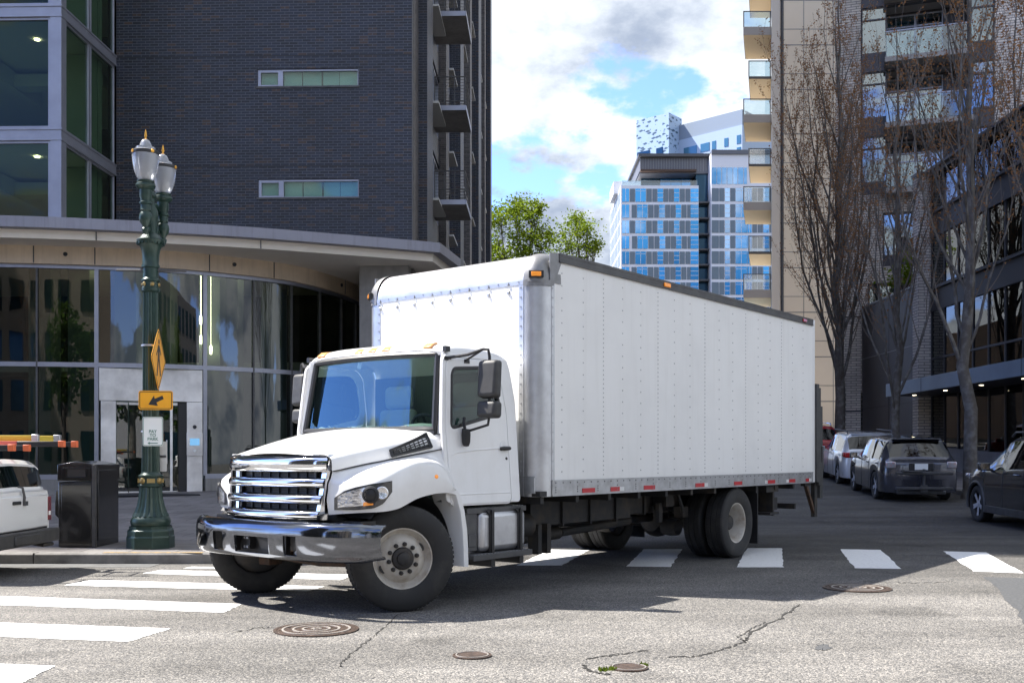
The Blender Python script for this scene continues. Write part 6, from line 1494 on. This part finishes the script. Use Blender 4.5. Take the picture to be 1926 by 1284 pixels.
# ---------------------------------------------------------------- trees
MT['bark']=mat('grey_brown_bark',(.10,.088,.075),.9,noise=(5,(.20,.19,.175),.45,.7),bump=(18,.6,.02))
MT['twig']=mat('grey_twig',(.17,.14,.115),.9)
MT['bud']=leafmat('russet_bud',(.24,.11,.05),(.40,.22,.10),2,.3)
MT['spring']=leafmat('yellow_green_leaf',(.10,.17,.015),(.24,.30,.03),1.2,.45)
MT['dleaf']=leafmat('dark_green_leaf',(.035,.075,.015),(.09,.15,.025),1.5,.35)
def upright_tree(name,label,x,y,h,r,seed,fork=2.2,spread=1.0,nl=22,leafy=1.0,lean=0,group='bare spring trees along the right pavement'):
    g=random.Random(seed); zb=gz(y)+.1
    t=thing(name,label,'tree',(x,y,zb),g.uniform(0,6),group)
    tr=MB(); tw=MB(); bd=MB()
    pts=[Vector((0,0,-.1)),Vector((0,0,.15))]; rad=[r*1.3,r*1.0]
    n=14
    for i in range(1,n+1):
        q=i/n; pts.append(Vector((g.gauss(0,.05)+lean*q,g.gauss(0,.05),h*.97*q))); rad.append(r*.95*(1-q)**.85+.006)
    tr.tube(pts,rad,10)
    def trunk_at(z):
        for a,b,ra,rb in zip(pts,pts[1:],rad,rad[1:]):
            if a.z<=z<=b.z: k=(z-a.z)/(b.z-a.z); return a.lerp(b,k),lerp(ra,rb,k)
        return pts[-1],rad[-1]
    def buds(p,d,n_,s):
        for _ in range(n_):
            c=p+Vector((g.gauss(0,.05),g.gauss(0,.05),g.gauss(0,.06))); s_=s*g.uniform(.5,1.4)
            a=Vector((g.gauss(0,1),g.gauss(0,1),g.gauss(0,1))).normalized()*s_; b=a.cross(Vector((g.gauss(0,1),g.gauss(0,1),g.gauss(0,1)))).normalized()*s_*.6
            bd.add([c-a,c+b,c+a,c-b],[(0,1,2,3)])
    def limb(p,d,L,r0,lev):
        seg=max(4,int(L/.35)); P=[p]; D=d.normalized(); rr=[r0]
        for i in range(seg):
            up=Vector((0,0,1)); D=(D+up*(.10 if lev<2 else .08)+Vector((g.gauss(0,.07),g.gauss(0,.07),g.gauss(0,.04)))).normalized()
            P.append(P[-1]+D*L/seg); rr.append(max(r0*(1-(i+1)/seg)**.9,.0035))
        (tr if lev==0 else tw).tube(P,rr,6 if lev==0 else (4 if lev==1 else 3),cap=False)
        if lev<2:
            k=int(L*(2.1 if lev==0 else 2.2))
            for _ in range(k):
                q=g.uniform(.18,.97); i=min(int(q*seg),seg-1); pp_=P[i].lerp(P[i+1],q*seg-i); dd=(P[i+1]-P[i]).normalized()
                az=g.uniform(0,6.28); side=Vector((math.cos(az),math.sin(az),.2))
                limb(pp_,dd*1.0+side*g.uniform(.35,.75),L*g.uniform(.18,.42)*(1-.4*q),max(rr[i]*.42,.004),lev+1)
        if lev>=1:
            for i in range(1,len(P)):
                if g.random()<.8*leafy*(.35+.65*min(P[i].z/(h*.55),1.2)): buds(P[i],D,2 if lev==1 else 3,.033)
    for i in range(nl):
        z=fork+(h*.80-fork)*(i/nl)**1.05+g.uniform(-.1,.1); p,ra=trunk_at(z); az=i*2.4+g.uniform(-.4,.4)
        q=(z-fork)/(h-fork); L=(h-z)*g.uniform(.50,.78)*(.8+.25*spread) if q<.6 else (h-z)*g.uniform(.6,.9)
        limb(p,Vector((math.cos(az),math.sin(az),1.7/spread+.6*q)),L,ra*g.uniform(.26,.38)+.004,0)
    tr.build('trunk',MT['bark'],t,smooth=60,recalc=False); tw.build('crown',MT['twig'],t,smooth=0,recalc=False); bd.build('buds',MT['bud'],t,smooth=0,recalc=False)
    return t
upright_tree('tree','tall narrow bare tree with dense russet buds, nearest the truck',12.05,38.0,18.6,.21,3,2.4,.78,36,2.3)
upright_tree('tree','slim bare tree with pale trunk forking low, behind the parked crossovers',11.95,32.0,14.5,.15,5,2.0,.8,24,.6)
upright_tree('tree','bare tree with thick pale trunk beside the charcoal crossover',11.55,26.0,15.5,.18,8,2.8,.85,24,.55)
upright_tree('tree','bare tree with its trunk outside the right edge and russet branches reaching into view',11.7,20.6,15.5,.17,13,2.6,1.3,24,1.2)
MT['soil']=mat('dark_bark_mulch',(.045,.034,.028),.95,noise=(25,(.12,.10,.085),.45,.65),bump=(40,.8,.03))
for x,y in ((12.05,38),(11.95,32),(12.4,26)):
    mb=MB().grid(lambda u,v: (lerp(11.93,13.1,u),lerp(y-1.1,y+1.1,v),gz(lerp(y-1.1,y+1.1,v))+.14+.05*math.sin(math.pi*u)*math.sin(math.pi*v)),8,8); tag(mb.build('planting_bed',MT['soil']),kind='structure')
def leafy_tree(name,label,x,y,zc,blobs,seed,m,leaf=.16,group=None,n=900,zb=None):
    g=random.Random(seed); zb=gz(y) if zb is None else zb
    t=thing(name,label,'tree',(x,y,zb),0,group)
    tr=MB(); lf=MB()
    tr.tube([(0,0,-.2),(.05,0,zc*.4),(0,.05,zc*.75)],[.3,.22,.14],10)
    for (bx_,by_,bz_,rr,rz_) in blobs:
        tip=Vector((bx_,by_,bz_+rz_*.6)); a=Vector((0,0,zc*.45)); mid=a.lerp(tip,.5)+Vector((g.uniform(-.3,.3),g.uniform(-.3,.3),-.3))
        tr.tube([a,mid,tip],[.13,.07,.012],6,cap=False)
        for c_ in range(int(n/24)):
            u=Vector((g.gauss(0,1),g.gauss(0,1),g.gauss(0,1))).normalized()*(g.random()**.4)
            c=Vector((bx_+u.x*rr,by_+u.y*rr,bz_+u.z*rz_))
            tr.tube([mid.lerp(tip,g.uniform(.2,1)),c],[.018,.005],3,cap=False)
            rcl=g.uniform(.15,.42)
            for _ in range(g.randint(10,34)):
                p=c+Vector((g.gauss(0,rcl),g.gauss(0,rcl),g.gauss(0,rcl*.8))); s=leaf*g.uniform(.5,1.2)
                a1=Vector((g.gauss(0,1),g.gauss(0,1),g.gauss(0,.6))).normalized()*s; b1=a1.cross(Vector((g.gauss(0,1),g.gauss(0,1),g.gauss(0,1)))).normalized()*s*.6
                lf.add([p-a1,p+b1,p+a1,p-b1],[(0,1,2,3)])
    tr.build('trunk',MT['bark'],t,smooth=60,recalc=False); lf.build('crown',m,t,smooth=0,recalc=False); return t
D_=78
def rel(px,py,x): q=at(px,py,D_); return q.x-x,q.z
x1=at(975,500,D_).x
B_=[]
for px,py,r,rz_ in ((915,455,1.1,1.1),(940,415,1.2,1.0),(985,440,1.6,1.3),(968,385,.9,.8),(1000,400,1.0,.9),(960,480,1.7,1.2),(1020,450,1.4,1.1),(1010,490,1.6,1.1),(930,500,1.5,1.1)):
    q=rel(px,py,x1); B_.append((q[0],rnd.uniform(-1,1),q[1]-gz(D_),r,rz_))
leafy_tree('street_tree','fresh yellow green tree behind the box truck, beside the brick tower',x1,D_,11.5,B_,21,MT['spring'],.13)
x1=at(1083,500,D_).x; B_=[]
for px,py,r,rz_ in ((1080,425,.7,.75),(1065,455,1.1,.9),(1100,450,.9,.6),(1085,485,1.4,.9),(1055,490,1.0,.8),(1112,478,.6,.5)):
    q=rel(px,py,x1); B_.append((q[0],rnd.uniform(-.6,.6),q[1]-gz(D_),r,rz_))
leafy_tree('street_tree','smaller loose green tree to the right of the yellow green one',x1,D_-3,11,B_,22,MT['spring'],.11,n=620)
# plant on the balcony above the dark screen wall
g=random.Random(4); mb=MB(); pc=at(1702,540,40.2); t=thing('balcony_plant','bright green bushy plant on the ledge above the dark screen wall','plant',(pc.x,pc.y,7.6))
for k in range(900):
    z=abs(g.gauss(0,.55)); w=.42*(1-z/2.2); p=Vector((g.gauss(0,max(w,.1)),g.gauss(0,.3),z+.3)); s=.09*g.uniform(.5,1.2)
    a1=Vector((g.gauss(0,1),g.gauss(0,1),g.gauss(0,1))).normalized()*s; b1=a1.cross(Vector((g.gauss(0,1),g.gauss(0,1),1))).normalized()*s*.5; mb.add([p-a1,p+b1,p+a1,p-b1],[(0,1,2,3)])
mb.build('foliage',MT['spring'],t,smooth=0,recalc=False)
MB().lathe([(.2,0),(.26,.35),(.24,.37),(0,.34)],16).build('pot',MT['dband'],t)
# ---------------------------------------------------------------- what stands across the street behind the viewer and shows in glass and chrome
MT['tanwall']=mat('sandstone_wall',(.42,.36,.29),.8,noise=(.5,(.35,.30,.24)))
MT['greybldg']=mat('grey_render_wall',(.24,.24,.25),.8)
def back_building(label,x0,x1,y0,y1,h,m,wx,wz):
    t=thing('street_building',label,'building',((x0+x1)/2,y1,0)); ox=(x0+x1)/2
    MB().box(x0-ox,x1-ox,y0-y1,0,0,h).build('wall',m,t,smooth=0)
    nx=int((x1-x0)/wx); nz=int(h/wz)
    for i in range(nx):
        mb=MB()
        for k in range(nz):
            x=x0-ox+(i+.2)*wx; z=k*wz+1.0; mb.box(x,x+wx*.6,0.001,.06,z,z+wz*.6)
        mb.build('window',MT['bdark'],t,smooth=0)
    return t
back_building('sandstone block across the street seen only in reflections',-34,-9,-40,-22,17,MT['tanwall'],2.6,3.4)
back_building('grey block across the street seen only in reflections',8,40,-44,-26,15,MT['greybldg'],3.2,3.6)
leafy_tree('street_tree','leafy tree across the street seen only in the lobby glass',-13.5,-8.5,7,[(0,0,6,1.8,1.6),(1.2,.3,7.2,1.6,1.4),(-1.3,-.3,7.4,1.6,1.4),(.2,.8,8.6,1.4,1.2),(-.4,-.6,5.0,1.7,1.2)],31,MT['dleaf'],.2,n=600,zb=0)
for i,(x,y,sd) in enumerate(((1.5,-9.5,41),(7.0,-13,42),(12.5,-9,43))):
    leafy_tree('street_tree',('round leafy tree behind the viewer, nearest the crossing','wide leafy tree behind the viewer, in the middle of three','tall leafy tree behind the viewer, by the grey block')[i],x,y,7,[(0,0,5.5,2.0,1.6),(1.5,.3,6.8,1.8,1.4),(-1.6,-.3,7.0,1.8,1.4),(.2,.8,8.4,1.6,1.3),(-.5,-.6,4.4,1.8,1.2),(1.0,-.8,9.4,1.2,1.0)],sd,MT['dleaf'],.24,n=420,zb=0,group='leafy trees behind the viewer')
upright_tree('tree','bare tree across the street seen only in the lobby glass',-17.5,-9.5,13,.2,17,2.2,1.2,20,.3,group=None)
t=thing('street_building','dark ribbed tower block left of the viewer, seen only as a reflection in the windscreen','building',(-47,-17,0))
MB().box(-6,0,-13,11,0,48).build('wall',mat('dark_ribbed_wall',(.045,.04,.038),.7),t,smooth=0)
for k in range(22): MB().box(0,.5,-12.6+k*1.1,-12.4+k*1.1,0,48).build('rib',MT['conc'],t,smooth=0)
back_building('low brown block farther up the street, hidden behind the brick tower',-30,-4.5,66,110,11,mat('brown_wall',(.16,.12,.10),.8),3.0,3.4)
# ---------------------------------------------------------------- light, sky, camera
SX,SY,SZ=-.717,.204,1.0
sv=Vector((SX,SY,SZ)).normalized(); EL=math.asin(sv.z); AZ=math.atan2(sv.x,sv.y)
sun=bpy.data.lights.new('sun','SUN'); sun.energy=3.45; sun.angle=R(.53); sun.color=(1,.95,.87)
so=bpy.data.objects.new('sun',sun); C.objects.link(so); so.rotation_euler=sv.to_track_quat('Z','Y').to_euler(); so.location=(-30,10,60)
w=bpy.data.worlds.new('World'); scene.world=w; w.use_nodes=True; nt=w.node_tree; nt.nodes.clear()
out=N(nt,'ShaderNodeOutputWorld'); bg=N(nt,'ShaderNodeBackground'); bg.inputs['Strength'].default_value=SKY_STRENGTH; ln(nt,bg,0,out,0)
sk=N(nt,'ShaderNodeTexSky'); sk.sky_type='NISHITA'; sk.sun_disc=False; sk.sun_elevation=EL; sk.sun_rotation=AZ; sk.air_density=1.0; sk.dust_density=.15; sk.ozone_density=3.0; sk.altitude=50
tc=N(nt,'ShaderNodeTexCoord'); sp=N(nt,'ShaderNodeSeparateXYZ'); ln(nt,tc,'Generated',sp,0)
zz=N(nt,'ShaderNodeMath',operation='ADD'); ln(nt,sp,2,zz,0); zz.inputs[1].default_value=.42
dx=N(nt,'ShaderNodeMath',operation='DIVIDE'); ln(nt,sp,0,dx,0); ln(nt,zz,0,dx,1)
dy=N(nt,'ShaderNodeMath',operation='DIVIDE'); ln(nt,sp,1,dy,0); ln(nt,zz,0,dy,1)
cb=N(nt,'ShaderNodeCombineXYZ'); ln(nt,dx,0,cb,0); ln(nt,dy,0,cb,1); ln(nt,sp,2,cb,2)
mp=N(nt,'ShaderNodeMapping',name='cloudmap'); mp.inputs['Location'].default_value=CLOUD_OFFSET; ln(nt,cb,0,mp,'Vector')
n1_=N(nt,'ShaderNodeTexNoise',Scale=3.1,Detail=9.0,Roughness=.56); ln(nt,mp,0,n1_,'Vector')
n1=N(nt,'ShaderNodeMath',operation='MULTIPLY_ADD'); ln(nt,sp,0,n1,0); n1.inputs[1].default_value=CLOUD_EAST; ln(nt,n1_,0,n1,2)
cov=N(nt,'ShaderNodeMapRange'); cov.interpolation_type='SMOOTHSTEP'; cov.inputs[1].default_value=CLOUD_LO; cov.inputs[2].default_value=CLOUD_HI; ln(nt,n1,0,cov,0)
mp2=N(nt,'ShaderNodeMapping',name='cloudmap2'); mp2.inputs['Location'].default_value=(CLOUD_OFFSET[0]+.05,CLOUD_OFFSET[1]+3,-.07); ln(nt,cb,0,mp2,'Vector')
n2=N(nt,'ShaderNodeTexNoise',Scale=2.6,Detail=8.0,Roughness=.6); ln(nt,mp2,0,n2,'Vector')
shd=N(nt,'ShaderNodeMapRange'); shd.interpolation_type='SMOOTHSTEP'; shd.inputs[1].default_value=SHD_LO; shd.inputs[2].default_value=SHD_HI; ln(nt,n2,0,shd,0)
cc=mixc(nt,(shd,0),CLOUD_BRIGHT,CLOUD_GREY)
mx=mixc(nt,(cov,0),(0,0,0),(0,0,0)); m=mx[0]; tn=N(nt,'ShaderNodeMix',data_type='RGBA',blend_type='MULTIPLY'); tn.inputs[0].default_value=1; ln(nt,sk,0,tn,6); tn.inputs[7].default_value=SKY_TINT; nt.links.new(tn.outputs[2],m.inputs[6]); nt.links.new(cc[0].outputs[2],m.inputs[7]); nt.links.new(m.outputs[2],bg.inputs['Color'])
cam=bpy.data.cameras.new('camera'); co=bpy.data.objects.new('camera',cam); C.objects.link(co); scene.camera=co
co.location=(0,0,EYE); co.rotation_euler=(R(90),0,0); cam.sensor_width=36; cam.lens=36*FPX/1926; cam.shift_y=(HY-642)/1926; cam.clip_start=.1; cam.clip_end=3000
scene.view_settings.view_transform='Standard'; scene.view_settings.look='None'; scene.view_settings.gamma=1; scene.view_settings.use_curve_mapping=False
scene.view_settings.exposure=EXPOSURE
scene.render.resolution_x=1024; scene.render.resolution_y=682
scene.cycles.max_bounces=8; scene.cycles.transparent_max_bounces=12; scene.cycles.sample_clamp_indirect=4; scene.cycles.caustics_reflective=False; scene.cycles.caustics_refractive=False
try: scene.cycles.use_denoising=True
except Exception: pass
